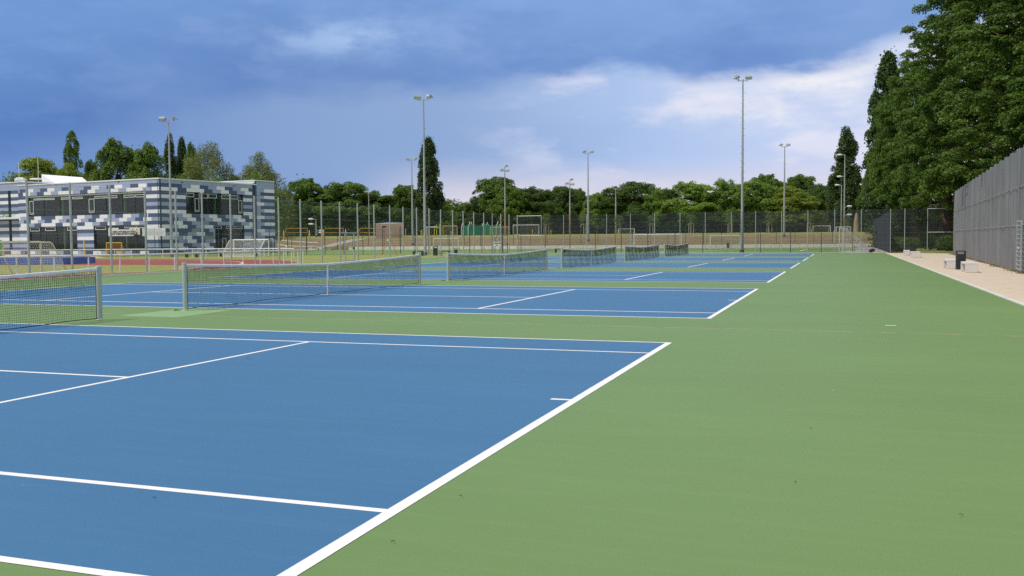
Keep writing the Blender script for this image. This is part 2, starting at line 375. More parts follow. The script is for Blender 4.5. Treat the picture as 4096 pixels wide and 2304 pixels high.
# football pitch
pitch=[(CAM[0]+ray(520,1000)[0]*((84.8-CAM[1])/ray(520,1000)[1]),84.8,0),(-34.2,98.8,0),(3.5,96.2,0),WB-WN*1.2-WD*2,WA-WN*1.2,WA-WN*1.2-WD*14,gp(700,1012)]
gpoly('football_pitch','turf',pitch,-.010)
mb=MB()
for a,b in (((2720,1009.5),(2890,998.5)),((2773,999),(2840,1000.5)),((3200,1003),(3225,997)),((1280,1004),(1560,1002.5)),((2055,1004),(2240,1001)),((1860,1003.5),(1940,1003))): mb.ribbon([gp(*a),gp(*b)],.22)
o=mb.build('pitch_line','line_paint'); o.location.z=-.005; struct(o)
gpoly('gravel_path','gravel',[(3.5,96.2,0),(6.6,95.2,0),(9,160,0),WB-WN*.6+WD*2.5,WB-WN*1.2-WD*2],-.014)
# embankment and upper field
mb=MB(); ts=list(np.linspace(-150,-42,14))+list(np.linspace(-40,-.6,42))+list(np.linspace(0,83.2,42))+list(np.linspace(85,180,24)); ss_=[0,.02,1,2,3.5,5,6.5,8,9.5,11,14,17,20,23,26,29,32,40,60,100,200,420]
vs=[]
for s in ss_:
    for t in ts:
        p=WA+WD*t+WN*s; z=terrain(p[0],p[1])
        if s==0: z=-.3
        elif 2<s<60: z+=.05*math.sin(t*1.7+s)*math.sin(s*.9)
        vs.append((p[0],p[1],z))
n=len(ts); mb.add(vs,[(i*n+j,i*n+j+1,(i+1)*n+j+1,(i+1)*n+j) for i in range(len(ss_)-1) for j in range(n-1)],0,None,True); struct(mb.build('embankment','slope_grass'))
# path climbing the slope on the left
def tz(p,dz=.06): return np.array((p[0],p[1],terrain(p[0],p[1])+dz))
pp=[gp(1205,1003.5)]+[hit(u,v) for u,v in ((1240,999.5),(1296,989),(1340,979),(1372,971),(1410,963),(1450,955))]
pl=[]
for a,b in zip(pp[:-1],pp[1:]): pl+=[a+(b-a)*k/6 for k in range(6)]
mb=MB(); vs=[]
for i,p in enumerate(pl):
    t=pl[min(i+1,len(pl)-1)]-pl[max(i-1,0)]; n_=np.array((-t[1],t[0],0)); n_/=np.linalg.norm(n_)
    for k in np.linspace(-1.5,1.5,7): vs.append(tz(p+n_*k,.05))
mb.add(vs,[(i*7+j,i*7+j+1,(i+1)*7+j+1,(i+1)*7+j) for i in range(len(pl)-1) for j in range(6)],0,None,True); struct(mb.build('hillside_path','gravel'))
# ------------------------------------------------------------------ retaining wall
rw=world_empty('retaining_wall',(WA[0],WA[1],0),'long low pale concrete block wall holding up the brown slope','wall')
mb=MB(); Lw=float(np.linalg.norm(WB-WA)); nb=40
ax=(tuple(WD),tuple(WN)); cx0=WA+WD*Lw/2-WN*.2
mb.box((cx0[0],cx0[1],.22),(Lw-.1,.3,.54),ax); mb.build('wall_core','gravel',rw)
mb=MB()
for i in range(nb):
    c=WA+WD*(Lw*(i+.5)/nb)-WN*.22; mb.box((c[0],c[1],.24),(Lw/nb-.03,.36,.56),ax)
mb.build('wall_block','wall_concrete',rw)
# ------------------------------------------------------------------ tennis nets (local: y along the net, posts at 0 and NL)
NL=W+2*.914
def zt(y):
    c=NL/2; k=abs(y-c)/c; return .914+(1.07-.914)*(.55*k+.45*k*k)
def make_net():
    root=empty('tennis_net',(0,0,0),'','tennis net','nets across the six courts')
    for y in (0,NL):
        q=MB(); q.tube([(0,y,0),(0,y,1.085)],.052,14); p=q.build('net_post','post_green',root)
        q=MB(); q.tube([(0,y,1.085),(0,y,1.10)],.056,14); q.build('post_cap','cap_grey',p); q=MB(); q.tube([(0,y,0.0),(0,y,.012)],.08,14); q.build('ground_sleeve','cap_grey',p)
    rnd=random.Random(3)
    q=MB(); r=.0023; y0,y1=.09,NL-.09; ny=int((y1-y0)/.046)
    def sag(y,z): # gentle belly and waviness
        return .02*math.sin(y*1.3)*(1-z)+.012*math.sin(y*5.1+z*4)
    def cord(pts,rad): q.tube(pts,rad,3,0,False)
    for i in range(ny+1):
        y=y0+(y1-y0)*i/ny; j=rnd.uniform(-.004,.004); top=zt(y)-.05; bot=.035+.01*math.sin(y*2.2)
        cord([(sag(y,z_),y+j*(1-k_)*2+.006*math.sin(k_*9+i),z_) for k_,z_ in ((k/5,bot+(top-bot)*k/5) for k in range(6))],r)
    nz=20
    for k in range(nz+1):
        pts=[]
        for i in range(61):
            y=y0+(y1-y0)*i/60; top=zt(y)-.05; bot=.035+.01*math.sin(y*2.2); z_=bot+(top-bot)*k/nz+.004*math.sin(y*7+k); pts.append((sag(y,z_),y,z_))
        cord(pts,r)
    # doubled upper third
    for i in range(ny+1):
        y=y0+.02+(y1-y0-.04)*i/ny; top=zt(y)-.05; cord([(.012+sag(y,top-.1),y+rnd.uniform(-.008,.008),top-.36),(.012,y,top)],r)
    for k in range(8):
        cord([(.012+sag(y,.8),y,zt(y)-.05-.36*k/7-.018) for y in np.linspace(y0,y1,50)],r)
    q.build('netting','net_black',root)
    q=MB()
    n=40; ys=np.linspace(.05,NL-.05,n); vs=[]
    for y in ys:
        t=zt(y); vs+=[(-.012,y,t-.062),(-.014,y,t-.01),(0,y,t+.004),(.014,y,t-.01),(.012,y,t-.062)]
    q.add(vs,[(i*5+j,i*5+j+1,(i+1)*5+j+1,(i+1)*5+j) for i in range(n-1) for j in range(4)],0,None,True); q.build('headband','net_tape',root)
    q=MB(); q.box((0,NL/2,.46),(.03,.05,.92)); q.build('centre_strap','rope_white',root)
    q=MB(); q.tube([(sag(y,0),y,.03+.012*math.sin(y*2.2)) for y in np.linspace(.07,NL-.07,60)],.008,5)
    for y in (.09,NL-.09): q.tube([(0,y,.03),(.004,y+.004,.5),(0,y,1.0)],.006,5)
    for y,sg in ((0,1),(NL,-1)): q.tube([(0,y+sg*.09,.06),(-.05,y+sg*.02,.03),(-.08,y-sg*.1,.012),(-.16,y-sg*.2,.008),(-.22,y-sg*.12,.01),(-.12,y-sg*.06,.012),(-.3,y+sg*.02,.01)],.005,5)
    q.build('edge_cord','net_black',root)
    for y,sg in ((0,-1),(NL,1)):
        q=MB(); q.tube([(-.056,y,1.03),(0,y+.057*sg,1.032),(.056,y,1.03),(0,y-.057*sg,1.028),(-.056,y,1.03)],.006,5)
        q.tube([(0,y+.058*sg,1.03),(.01,y+.07*sg,.96),(.03,y+.066*sg,.9),(.045,y+.062*sg,.96),(.02,y+.06*sg,1.03)],.005,5)
        q.tube([(0,y+.05*sg,1.04),(.0,y+.12*sg,1.0),(.0,y+.17*sg,.97)],.005,5)
        q.build('tie_rope','rope_white',root)
    return root
netlab=['nearest tennis net, only its right half in frame at the left edge','long tennis net seen in full across the second court','middle tennis net beyond the long one, on the third court','tennis net on the fourth court between the third and fifth nets','small distant tennis net second from the far end','farthest and smallest tennis net, just before the far fence']
n0=make_net()
for k,y0 in enumerate(YO):
    o=n0 if k==0 else dup_tree(n0)
    o.location=(-L/2,y0-.914,.004); o['label']=netlab[k]
# ------------------------------------------------------------------ fences
def line_at(u,a,b):
    # point where the bearing u crosses the ground line a-b
    d=ray(u,1000); a=np.array(a);b=np.array(b); A=np.array([[d[0],-(b-a)[0]],[d[1],-(b-a)[1]]]); t=np.linalg.solve(A,(a-CAM[:2])); return CAM[:2]+d[:2]*t[0]
def sheet(q,a,b,z0,z1,mi=0,s0=0):
    l=math.dist(a,b); q.quad((a[0],a[1],z0),(b[0],b[1],z0),(b[0],b[1],z1),(a[0],a[1],z1),mi,[(s0,z0),(s0+l,z0),(s0+l,z1),(s0,z1)]); return s0+l
post_cache={}
def post(parent,p,h,r,mat,n=10,name='fence_post',square=False,z0=0.):
    key=(round(h,2),r,mat,n,name,square)
    if key not in post_cache:
        q=MB()
        if square: q.box((0,0,h/2),(2*r,2*r,h))
        else: q.tube([(0,0,0),(0,0,h)],r,n); 
        if not square: q.tube([(0,0,h),(0,0,h+r*.6)],[r*1.08,r*.4],n)
        o=q.build(name,mat,parent,(0,0,0)); post_cache[key]=o
    else:
        o=post_cache[key].copy(); C.objects.link(o); o.parent=parent
    b=parent.get('_base',(0,0,0)); o.location=(p[0]-b[0],p[1]-b[1],z0-b[2]); return o
FA=(XL(28)-.22,28.); FB=(XL(98.4)-.22,98.6); FH=4.2
us=[115,287,445,585,707,812,925,1021,1117,1204,1288,1361,1432,1498,1561,1614,1668,1718,1764,1812,1854,1896,1936,1970,2004,2037,2070]
fl=world_empty('perimeter_fence',(*FA,0),'tall wire fence with thick pale posts along the left side of the courts','fence')
pts=[line_at(u,FA,FB) for u in us]
pre=[pts[0]-(pts[1]-pts[0])*k for k in (3,2,1)]; allp=pre+pts
for i,p in enumerate(allp): post(fl,p,FH+.1,.052,'galv_green')
q=MB(); s=0
for a,b in zip(allp[:-1],allp[1:]): s=sheet(q,a,b,.04,FH,0,s)
q.build('wire_mesh','chainlink',fl)
q=MB()
for z in (.06,2.0,3.05,FH-.02): q.tube([(*allp[0],z),(*allp[-1],z)],.007,4)
q.tube([(*pts[8],FH),(*pts[7],FH)],.02,6); q.tube([(*pts[7],FH-.1),(*pts[8],1.9)],.008,4)
q.build('tension_wire','galv',fl)
# gates in it
for (i,u0,u1,dark) in ((11,1381,1417,False),(24,2009,2030,True)):
    a,b=allp[i+3],allp[i+4]; ga=line_at(u0,FA,FB); gb=line_at(u1,FA,FB)
    q=MB(); q.tube([(*a,2.12),(*b,2.12)],.045,8)
    for p in (ga,gb): q.tube([(*p,0),(*p,2.1)],.05,4)
    for z in (.12,1.05,2.0): q.tube([(*ga,z),(*gb,z)],.022,6)
    gt=q.build('gate_frame','galv_dark' if dark else 'galv',fl)
    q=MB(); q.box((gb[0]*.95+ga[0]*.05,gb[1]*.95+ga[1]*.05,1.02),(.14,.1,.16)); q.build('gate_lock','lamp_dark',gt)
# far fence
RA=(XL(98.4)-.22,98.6); RB=(11.9,94.6)
fr=world_empty('perimeter_fence',(*RA,0),'tall fine wire fence with thin posts closing the far end of the courts','fence')
us2=[2071,2166,2255,2347,2427,2522,2619,2720,2821,2925,3022,3126,3231,3338,3444,3561,3618,3709,3822]
pf=[line_at(u,RA,RB) for u in us2]
for i,p in enumerate(pf): post(fr,p,4.25,.034 if i else .05,'galv_green',8)
q=MB(); s=0
for a,b in zip(pf[:-1],pf[1:]): s=sheet(q,a,b,.04,4.2,0,s)
q.build('wire_mesh','chainlink_far',fr)
q=MB()
for z in (.5,1.,1.5,1.95,2.4,2.9,3.3,3.75,4.2): q.tube([(*pf[0],z),(*pf[-1],z)],.006,4)
q.build('tension_wire','galv_dark',fr)
for a,b in ((0,1),(17,18)):
    for z in (1.95,4.2): q=MB(); q.tube([(*pf[a],z),(*pf[b],z)],.045,8); q.build('frame_rail','galv',fr)
# dark ball-court fence on the near side of the football pitch
DB=np.array((-33.6,99.2)); _d=ray(520,1000); DA=CAM[:2]+_d[:2]*((85.5-CAM[1])/_d[1])
fd=world_empty('panel_fence',(DA[0],DA[1],0),'dark steel panel fence on the near side of the football pitch','fence')
ud=[545,620,682,745,810,876,940,1009,1079,1151,1226,1300,1376,1452,1531,1602,1660,1715,1797,1879,1928,1968,2012]
pd=[line_at(u,DA,DB) for u in ud]+[np.array(p) for p in zip(np.linspace(-32.5,6.4,14),np.linspace(99.4,96.3,14))]
for p in pd: post(fd,p,3.2,.04,'fence_dark',4)
q=MB(); s=0
for a,b in zip(pd[:-1],pd[1:]): s=sheet(q,a,b,.05,3.15,0,s)
q.build('steel_mesh','panel_mesh',fd)
q=MB()
for z in (.3,1.2,2.1,3.1): 
    for a,b in zip(pd[:-1],pd[1:]): q.tube([(*a,z),(*b,z)],.012,4)
q.build('steel_rail','fence_dark',fd)
# dark fence on the far side (on the retaining wall)
e0=WA-WN*.25-WD*13; ff=world_empty('panel_fence',(e0[0],e0[1],0),'dark steel fence standing on the low concrete wall beyond the football pitch','fence')
pe=[WA-WN*.25+WD*t for t in np.arange(-13,83,2.75)]
for k,p in enumerate(pe):
    z0=.5 if np.dot(p-WA,WD)>=0 else 0.
    post(ff,p,2.9,.04,'fence_dark',4,z0=z0)
q=MB(); s=0
for a,b in zip(pe[:-1],pe[1:]): s=sheet(q,a,b,.52,3.35,0,s)
q.build('steel_mesh','panel_mesh',ff)
q=MB()
for z in (.7,1.5,2.4,3.38): q.tube([(*pe[0],z),(*pe[-1],z)],.014,4)
q.build('steel_rail','fence_dark',ff)
# dark windscreen along the right side of the pitch
va=line_at(3557,(6.75,90),(7.3,160)); _d=ray(3491,1000); vb=CAM[:2]+_d[:2]*((150.-CAM[1])/_d[1])
fv=world_empty('windscreen_fence',(va[0],va[1],0),'near black cloth covered fence panel beyond the far end of the courts','fence')
q=MB(); sheet(q,va,vb,.04,4.0); q.build('dark_cloth','veil_dark',fv)
for k in range(12):
    p=va+(vb-va)*k/11; post(fv,p,4.05,.04,'fence_dark',8)
# ------------------------------------------------------------------ tall grey screen on the right
sc=world_empty('screen_fence',(WX(87.5),87.5,0),'tall grey fabric covered fence receding along the paved strip on the right','fence')
HS=5.5; ys=np.arange(22,87.51,.14); zs=np.linspace(.0,1,12); q=MB(); vs=[];uvs=[]
for i,y in enumerate(ys):
    ph=(y/2.45)%1; scal=.09*math.sin(math.pi*ph)**.7
    for z in zs:
        f=.035*math.sin(y*5.3+z*1.1)+.03*math.sin(y*2.3+1.3*math.sin(y*.7)+z*2)+.02*math.sin(y*11+z*2)
        f+= -.05*math.sin(math.pi*ph)*math.sin(math.pi*z)
        vs.append((WX(y)+f*.8,y,z*(HS-scal))); uvs.append((y,z*HS))
nz=len(zs); q.add(vs,[(i*nz+j,i*nz+j+1,(i+1)*nz+j+1,(i+1)*nz+j) for i in range(len(ys)-1) for j in range(nz-1)],0,uvs,True)
cl=q.build('fabric','windscreen_cloth',sc)
for y in np.arange(87.5,21,-2.45): post(sc,(WX(y)+.14,y),HS+.06,.04,'galv',8)
q=MB()
for z in (2.06,3.75): q.tube([(WX(y)-.085,y,z-.02*math.sin((y/2.45%1)*math.pi)) for y in np.arange(22,87.5,1.2)],.012,5)
for y in np.arange(87.4,22,-2.45): q.tube([(WX(y)-.075,y,.05),(WX(y)-.075,y,HS-.02)],.004,4)
q.build('seam_cord','galv',sc)
# steel gate with bars
ga=np.array((WX(43.1)-.12,43.1)); gb=np.array((WX(41.7)-.12,41.7)); q=MB()
for p in (ga,gb): q.tube([(*p,.06),(*p,2.25)],.045,4)
for z in np.linspace(.12,2.2,12): q.tube([(*ga,z),(*gb,z)],.02 if 0.2<z<2.1 else .035,6)
for k in (.33,.66): p=ga+(gb-ga)*k; q.tube([(*p,.1),(*p,2.2)],.012,5)
gt=q.build('gate','galv',sc); q=MB(); p=ga*.2+gb*.8; q.tube([(p[0]-.05,p[1],1.05),(p[0]-.1,p[1]-.12,1.05)],.03,6); q.build('handle','white_metal',gt)
# leaf litter and weeds at its foot
rn=random.Random(5); q=MB()
for k in range(1500):
    y=22+rn.random()**1.2*65; x=WX(y)-.12-abs(rn.gauss(0,.10)); a=rn.random()*6.28; s=rn.uniform(.02,.06); z=.002+rn.random()*.03
    q.quad((x+s*math.cos(a),y+s*math.sin(a),z),(x-s*.5*math.sin(a),y+s*.5*math.cos(a),z+.015),(x-s*math.cos(a),y-s*math.sin(a),z+.01),(x+s*.5*math.sin(a),y-s*.5*math.cos(a),z+.02),0)
o=q.build('leaf_litter','litter'); stuff(o); o['label']='thin line of brown leaf litter along the foot of the grey screen'; o['category']='leaf litter'
q=MB()
for k in range(2600):
    y=rn.uniform(24,90); 
    if math.sin(y*1.9)+math.sin(y*.73+2)<.75: continue
    x=WX(y)-.1-abs(rn.gauss(0,.2)); h=rn.uniform(.03,.14); a=rn.random()*6.28; dx,dy=.012*math.cos(a),.012*math.sin(a)
    q.add([(x-dx,y-dy,0),(x+dx,y+dy,0),(x+rn.gauss(0,.05),y+rn.gauss(0,.05),h)],[(0,1,2)])
o=q.build('weed_tuft','leaf_green'); stuff(o); o['label']='small green weeds growing at the foot of the grey screen'; o['category']='weeds'
# ------------------------------------------------------------------ benches and bins
def bench(x,y,l,w,label,name='concrete_bench',h=.44,t=.09,mat='bench_concrete'):
    e=empty(name,(x,y,0),label,'bench','pale concrete benches on the paved strip' if mat=='bench_concrete' else 'dark benches beside the football pitch')
    def slab(nm,c,s):
        me=bpy.data.meshes.new(nm); import bmesh; bm=bmesh.new(); bmesh.ops.create_cube(bm,size=1)
        for v in bm.verts: v.co=Vector((v.co.x*s[0]+c[0],v.co.y*s[1]+c[1],v.co.z*s[2]+c[2]))
        bmesh.ops.bevel(bm,geom=list(bm.edges),offset=.012,segments=2,affect='EDGES',profile=.5); bm.to_mesh(me); bm.free(); me.materials.append(M(mat)); o=bpy.data.objects.new(nm,me); C.objects.link(o); o.parent=e
    slab('seat',(0,0,h-t/2),(w,l,t)); slab('leg',(0,-l/2+t/2,(h-t)/2),(w,t,h-t-.002)); slab('leg',(0,l/2-t/2,(h-t)/2),(w,t,h-t-.002)); return e
def waste_bin(x,y,label,s=1.,rz=0,grp='black litter bins by the concrete benches'):
    e=empty('litter_bin',(x,y,0),label,'bin',grp,rz)
    def rr(w,d,r=.05,n=4):
        o=[]
        for cx_,cy_,a0 in ((w/2-r,d/2-r,0),(-w/2+r,d/2-r,90),(-w/2+r,-d/2+r,180),(w/2-r,-d/2+r,270)):
            for k in range(n+1): a=R(a0+90*k/n); o.append((cx_+r*math.cos(a),cy_+r*math.sin(a)))
        return o
    def ext(q,w,d,z0,z1):
        p=rr(w*s,d*s); n=len(p); vs=[(a,b,z0*s) for a,b in p]+[(a,b,z1*s) for a,b in p]
        q.add(vs,[(i,(i+1)%n,n+(i+1)%n,n+i) for i in range(n)]+[tuple(range(n))[::-1],tuple(range(n,2*n))])
    q=MB(); ext(q,.42,.34,0.02,.72); b=q.build('body','bin_black',e)
    q=MB()
    for sx in (-1,1): q.box((sx*.18*s,0,.785*s),(.05*s,.28*s,.128*s))
    q.build('side_upright','bin_black',e)
    q=MB(); ext(q,.44,.36,.85,.875); ext(q,.36,.30,.8752,.895); q.build('lid','bin_black',e)
    q=MB(); ext(q,.36,.26,.7202,.73); q.build('liner','bin_black',e); return e
p1=gp(3880,1090); p2=gp(3842,1083)
bench(p1[0]+.06,p1[1]+.85,1.75,.49,'nearest pale concrete bench on the paved strip, in front of the black bin')
pb=gp(3845,1079); waste_bin(pb[0]-.02,pb[1]+.1,'large black litter bin between the two nearer concrete benches',1.0)
p3=gp(3810,1074.5); bench(p3[0]-.02,p3[1]+.75,1.75,.5,'pale concrete bench behind the nearer black bin, mostly hidden by it')
q1=gp(3664,1030.5); bench(q1[0],q1[1]+.85,1.75,.62,'farther pale concrete bench with its end panel in front of the distant bin')
q2=gp(3651,1025.); waste_bin(q2[0],q2[1],'distant black litter bin beyond the farther concrete bench',1.05)
q3=gp(3633,1022.5); bench(q3[0]-.05,q3[1]+.9,1.75,.45,'farthest pale concrete bench, narrow, left of the distant bin')
# ------------------------------------------------------------------ school building
DC=115.; c0=dp(634.5,711,DC); HB=float(c0[2]); C0=c0[:2]
hzv=lambda u: 1152-F*(-(RT[2]*(u-2048)/F+FW[2])/(UP[2])) if False else None
def horizon(u):
    a=ray(u,0)[2]; b=ray(u,2304)[2]; return 2304*a/(a-b)
lp=dp(75,740.6,DC*(horizon(634)-711)/(horizon(75)-740.6))[:2]; DA_=lp-C0; DA_/=np.linalg.norm(DA_)
DB_=np.array((DA_[1],-DA_[0])); DB_=DB_ if DB_@FW[:2]>0 else -DB_
bd=world_empty('school_building',(C0[0],C0[1],0),'two storey flat roofed school building clad in white and slate blue panels','building')
def fac(u,v,dr,P0=None):
    P0=C0 if P0 is None else P0
    d=ray(u,v); A=np.array([[d[0],-dr[0]],[d[1],-dr[1]]]); t,s=np.linalg.solve(A,P0-CAM[:2]); return float(s),float(CAM[2]+d[2]*t)
class Facade:
    def __init__(s,P0,dr,nrm): s.P0=np.array(P0);s.dr=np.array(dr);s.n=np.array(nrm)
    def pt(s,a,z,o=0.): p=s.P0+s.dr*a+s.n*o; return np.array((p[0],p[1],z))
    def box(s,q,a0,a1,z0,z1,o0,o1,mi=0):
        p=s.P0+s.dr*(a0+a1)/2+s.n*(o0+o1)/2; q.box((p[0],p[1],(z0+z1)/2),(abs(a1-a0),abs(o1-o0),z1-z0),(tuple(s.dr),tuple(s.n)),mi)
    def u(s,u,v=850): return fac(u,v,s.dr,s.P0)
LFa=Facade(C0,DA_,-DB_); RFa=Facade(C0,DB_,-DA_)
RH=.462; Z0=HB-.14
def rowz(i): return Z0-i*RH
clad=MB(); back=MB(); rnp=random.Random(11)
STR=[1,2,0,2,0,2,1,2,0,2,1,2,0,2,1,0,2,1,2,2,2]
def facade(fa,a_start,a_end,holes,stripes,ztop_off=0,olive=False,shift=0,plain0=True,tower=False,corner=0):
    nrow=int((Z0-.05)/RH)+1
    for i in range(-1 if ztop_off else 0,nrow):
        z1=rowz(i)+ (0 if i else 0); z0=max(.0,rowz(i+1)); 
        if z1-z0<.1: continue
        zc=(z0+z1)/2
        iv=[(a_start,a_end)]
        for h in holes:
            if h[2]<zc<h[3]:
                nv=[]
                for a,b in iv:
                    if h[1]<=a or h[0]>=b: nv.append((a,b)); continue
                    if h[0]>a: nv.append((a,h[0]))
                    if h[1]<b: nv.append((h[1],b))
                iv=nv
        if i>0 and not tower and a_start==0 and iv and iv[0][0]==0 and iv[0][1]>3 and corner:
            cc=corner+(.7 if i%2 else 0); iv=[(0,cc),(cc,iv[0][1])]+iv[1:]
        for a,b in iv:
            if b-a<.05: continue
            fa.box(back,a,b,z0,z1,-.32,-.035)
            # panel run
            st=any(s[0]-.05<=a and b<=s[1]+.05 for s in stripes) or (corner and a==0 and b<=corner+.75)
            if i<=0 and plain0: seq=lambda k:1; w=1.45
            elif tower: w=2.5; seq=lambda k,i=i:(STR[min(max(i+1,0),20)] if k%3 else [1,0,1][STR[min(max(i+1,0),20)]])
            elif st: c=STR[min(max(i,0),20)]; seq=(lambda k,c=c:c); w=4.
            else:
                base=[0,1,2]; sh=[0,2,1,0,2,1][i%6]+shift
                def seq(k,sh=sh,i=i):
                    c=[0,2,1][(k+sh)%3]
                    r=rnp.random()
                    if olive and 8<i<16 and 2<k<7 and r<.3 and c!=2: return 3
                    if r<.10: return rnp.choice((0,1,2))
                    return c
                w=1.45
            k0=math.floor((a-.72*(i%2))/w); x=a; k=k0
            while x<b-.01:
                x2=min(b,(k+1)*w+.72*(i%2))
                if x2-x>.04: fa.box(clad,x+.004,x2-.004,z0+.004,z1-.004,-.03,0,seq(k))
                x=max(x,x2); k+=1
    return
def z_of(fa,u,v): return fa.u(u,v)[1]
def a_of(fa,u): return fa.u(u)[0]
def snap(z): # nearest row boundary
    return rowz(round((Z0-z)/RH))
aW0=a_of(LFa,586); aW1=a_of(LFa,112); zt1,zb1=z_of(LFa,583,765),z_of(LFa,583,847); zt2,zb2=z_of(LFa,583,896),z_of(LFa,583,997)
zt1,zb1,zt2,zb2=[snap(z) for z in (zt1,zb1,zt2,zb2)]
aP0,aP1=a_of(LFa,372),a_of(LFa,306); aE=a_of(LFa,75)
LH=[(aW0,aW1,zb1,zt1),(aW0,aP0,zb2,zt2),(aP1,aW1,zb2,zt2)]
facade(LFa,0,aE,LH,[(0,aW0),(aP0,aP1),(aW1,aE)],corner=1.3)
bW0,bW1=a_of(RFa,745),a_of(RFa,974); bL0,bL1=a_of(RFa,859),a_of(RFa,976); bS0,bS1=a_of(RFa,1010),a_of(RFa,1028); bE=a_of(RFa,1099)
rz1,rb1=snap(z_of(RFa,745,768)),snap(z_of(RFa,745,848)); rz2=snap(z_of(RFa,976,900)); rb2=snap(.45)
RHs=[(bW0,bW1,rb1,rz1),(bL0,bL1,rb2,rz2),(bS0,bS1,-1,99)]
facade(RFa,0,bS0,RHs,[(0,bW0),(bW1,bS0)],olive=True,shift=1,corner=1.5)
clad.build('cladding',['panel_white','panel_light','panel_dark','panel_olive'],bd); clad=MB()
facade(RFa,bS1,bE,[],[],ztop_off=1,shift=2,tower=True)
clad.build('cladding',['panel_white','panel_light','panel_dark','panel_olive'],bd); clad=MB()
# left block, set back and a little taller
LB=Facade(LFa.pt(aE,0,-1.1)[:2],DA_,-DB_); s1,s0=a_of(LB,34),a_of(LB,45)
facade(LB,0,26,[(s0,s1,.4,Z0-.3)],[(0,s0),(s1,26)],ztop_off=1,plain0=True)
clad.build('cladding',['panel_white','panel_light','panel_dark','panel_olive'],bd)
LFa.box(back,aE-.3,aE-.04,0,Z0+.0,-1.1,-.04); RFa.box(back,bS1-.3,bS1-.04,0,HB+.3,-2.2,-.04); RFa.box(back,bS0+.04,bS0+.3,0,HB-.2,-2.2,-.04)
# rear and far walls close the volume
for (fa,a0,a1,o0,o1,z) in ((LFa,aE-.3,aE,-24.,-1.2,HB-.2),(LFa,0.3,aE,-bE-.0,-bE+.3,HB-.2),(LB,26,26.3,-20,0,HB+.4),(LB,0,26,-20,-19.7,HB+.4)): fa.box(back,a0,a1,0,z,o0,o1)
RFa.box(back,bE-.3,bE-.04,0,HB+.2,-10,-.35)
back.build('wall','wall_core',bd)
rm=MB()
for z in (.25,4.55): LFa.box(rm,.35,aE-.35,z-.2,z,-3.6,-.33); RFa.box(rm,3.7,bS0-.1,z-.2,z,-3.6,-.33)
LFa.box(rm,3.4,aE-.4,.3,HB-.3,-3.9,-3.62); RFa.box(rm,3.7,bS0-.3,.3,HB-.3,-3.9,-3.62); RFa.box(rm,bS0+.32,bS1-.32,.0,HB+.2,-2.2,-2.0)
LB.box(rm,s0-.3,s1+.3,.1,Z0-.2,-1.6,-1.4)
rm.build('room','room_dark',bd)
rf=MB()
LFa.box(rf,.02,aE-.02,HB-.22,HB-.1,-bS0+.1,-.03); LB.box(rf,.02,26,HB+.3,HB+.42,-19.9,-.04); RFa.box(rf,bS1-.02,bE-.02,HB+.3,HB+.44,-9.9,-.04)
ro=rf.build('roof','roof_grey',bd)
cp=MB()
LFa.box(cp,-.06,aE+.05,HB-.13,HB+.02,-.3,.07); RFa.box(cp,.31,bS1,HB-.13,HB+.02,-.3,.07)
LB.box(cp,-.06,26,HB+.44,HB+.6,-.3,.07); LB.box(cp,-.06,.2,HB+.44,HB+.6,-19.9,-.31)
RFa.box(cp,bS1-.4,bE+.06,HB+.46,HB+.6,-.3,.07); RFa.box(cp,bS1-.4,bS1-.1,HB+.46,HB+.6,-9.9,-.31)
cp.build('roof_edge','cap_white',ro)
q=MB(); RFa.box(q,bS1-.36,bS1-.1,HB+.03,HB+.455,-9.9,-.1); LFa.box(q,3,14,HB-.095,HB+.12,-16,-8); q.build('parapet','cap_white',ro)
# white wedge rooflight, flue, antennas
q=MB(); z0=HB-.1; FB_=Facade(LFa.pt(0,0,-9.)[:2],DA_,-DB_); FF_=Facade(LFa.pt(0,0,-3.5)[:2],DA_,-DB_)
bl,br,fl_,fr_=FB_.pt(a_of(FB_,171),z0),FB_.pt(a_of(FB_,352),z0),FF_.pt(a_of(FF_,243),z0),FF_.pt(a_of(FF_,366),z0); tl=FB_.pt(a_of(FB_,171),fac(171,697,DA_,FB_.P0)[1]); tr_=FB_.pt(a_of(FB_,333),fac(333,709,DA_,FB_.P0)[1])
q.add([bl,br,fr_,fl_,tl,tr_],[(0,1,2,3)[::-1],(3,2,5,4),(0,3,4),(2,1,5),(1,0,4,5)]); q.build('rooflight','roof_white',ro)
q=MB(); a1=a_of(FB_,171); FB_.box(q,a1+.02,a1+1.9,tl[2]-.75,tl[2]-.55,-.6,.6); q.build('rooflight_canopy','roof_white',ro)
for u,dz in ((41,3.0),(118,3.4)):
    q=MB(); a=a_of(LB,u); p=LB.pt(a,HB+.4,-1.5); q.tube([p,p+np.array((0,0,dz))],.035,5); q.build('antenna','cap_white',ro)
q=MB(); p=LB.pt(a_of(LB,16),HB+.45,-3); p2=LB.pt(a_of(LB,-6),HB+.45,-3); d_=(p-p2)
q.tube([p2+np.array((0,0,.55)),p2+d_*.8+np.array((0,0,.55)),p+np.array((0,0,.5)),p+d_*.25+np.array((0,0,.3))],[.5,.5,.45,.3],14); q.build('vent_duct','lamp_grey',ro)
for u,v,fa in ((223,738,LFa),(474,727,LFa),(728,728,RFa),(936,743,RFa)):
    q=MB(); a,z=fa.u(u,v); fa.box(q,a-.15,a+.15,z-.09,z+.04,0,.02); q.build('overflow_slot','frame_dark',bd)
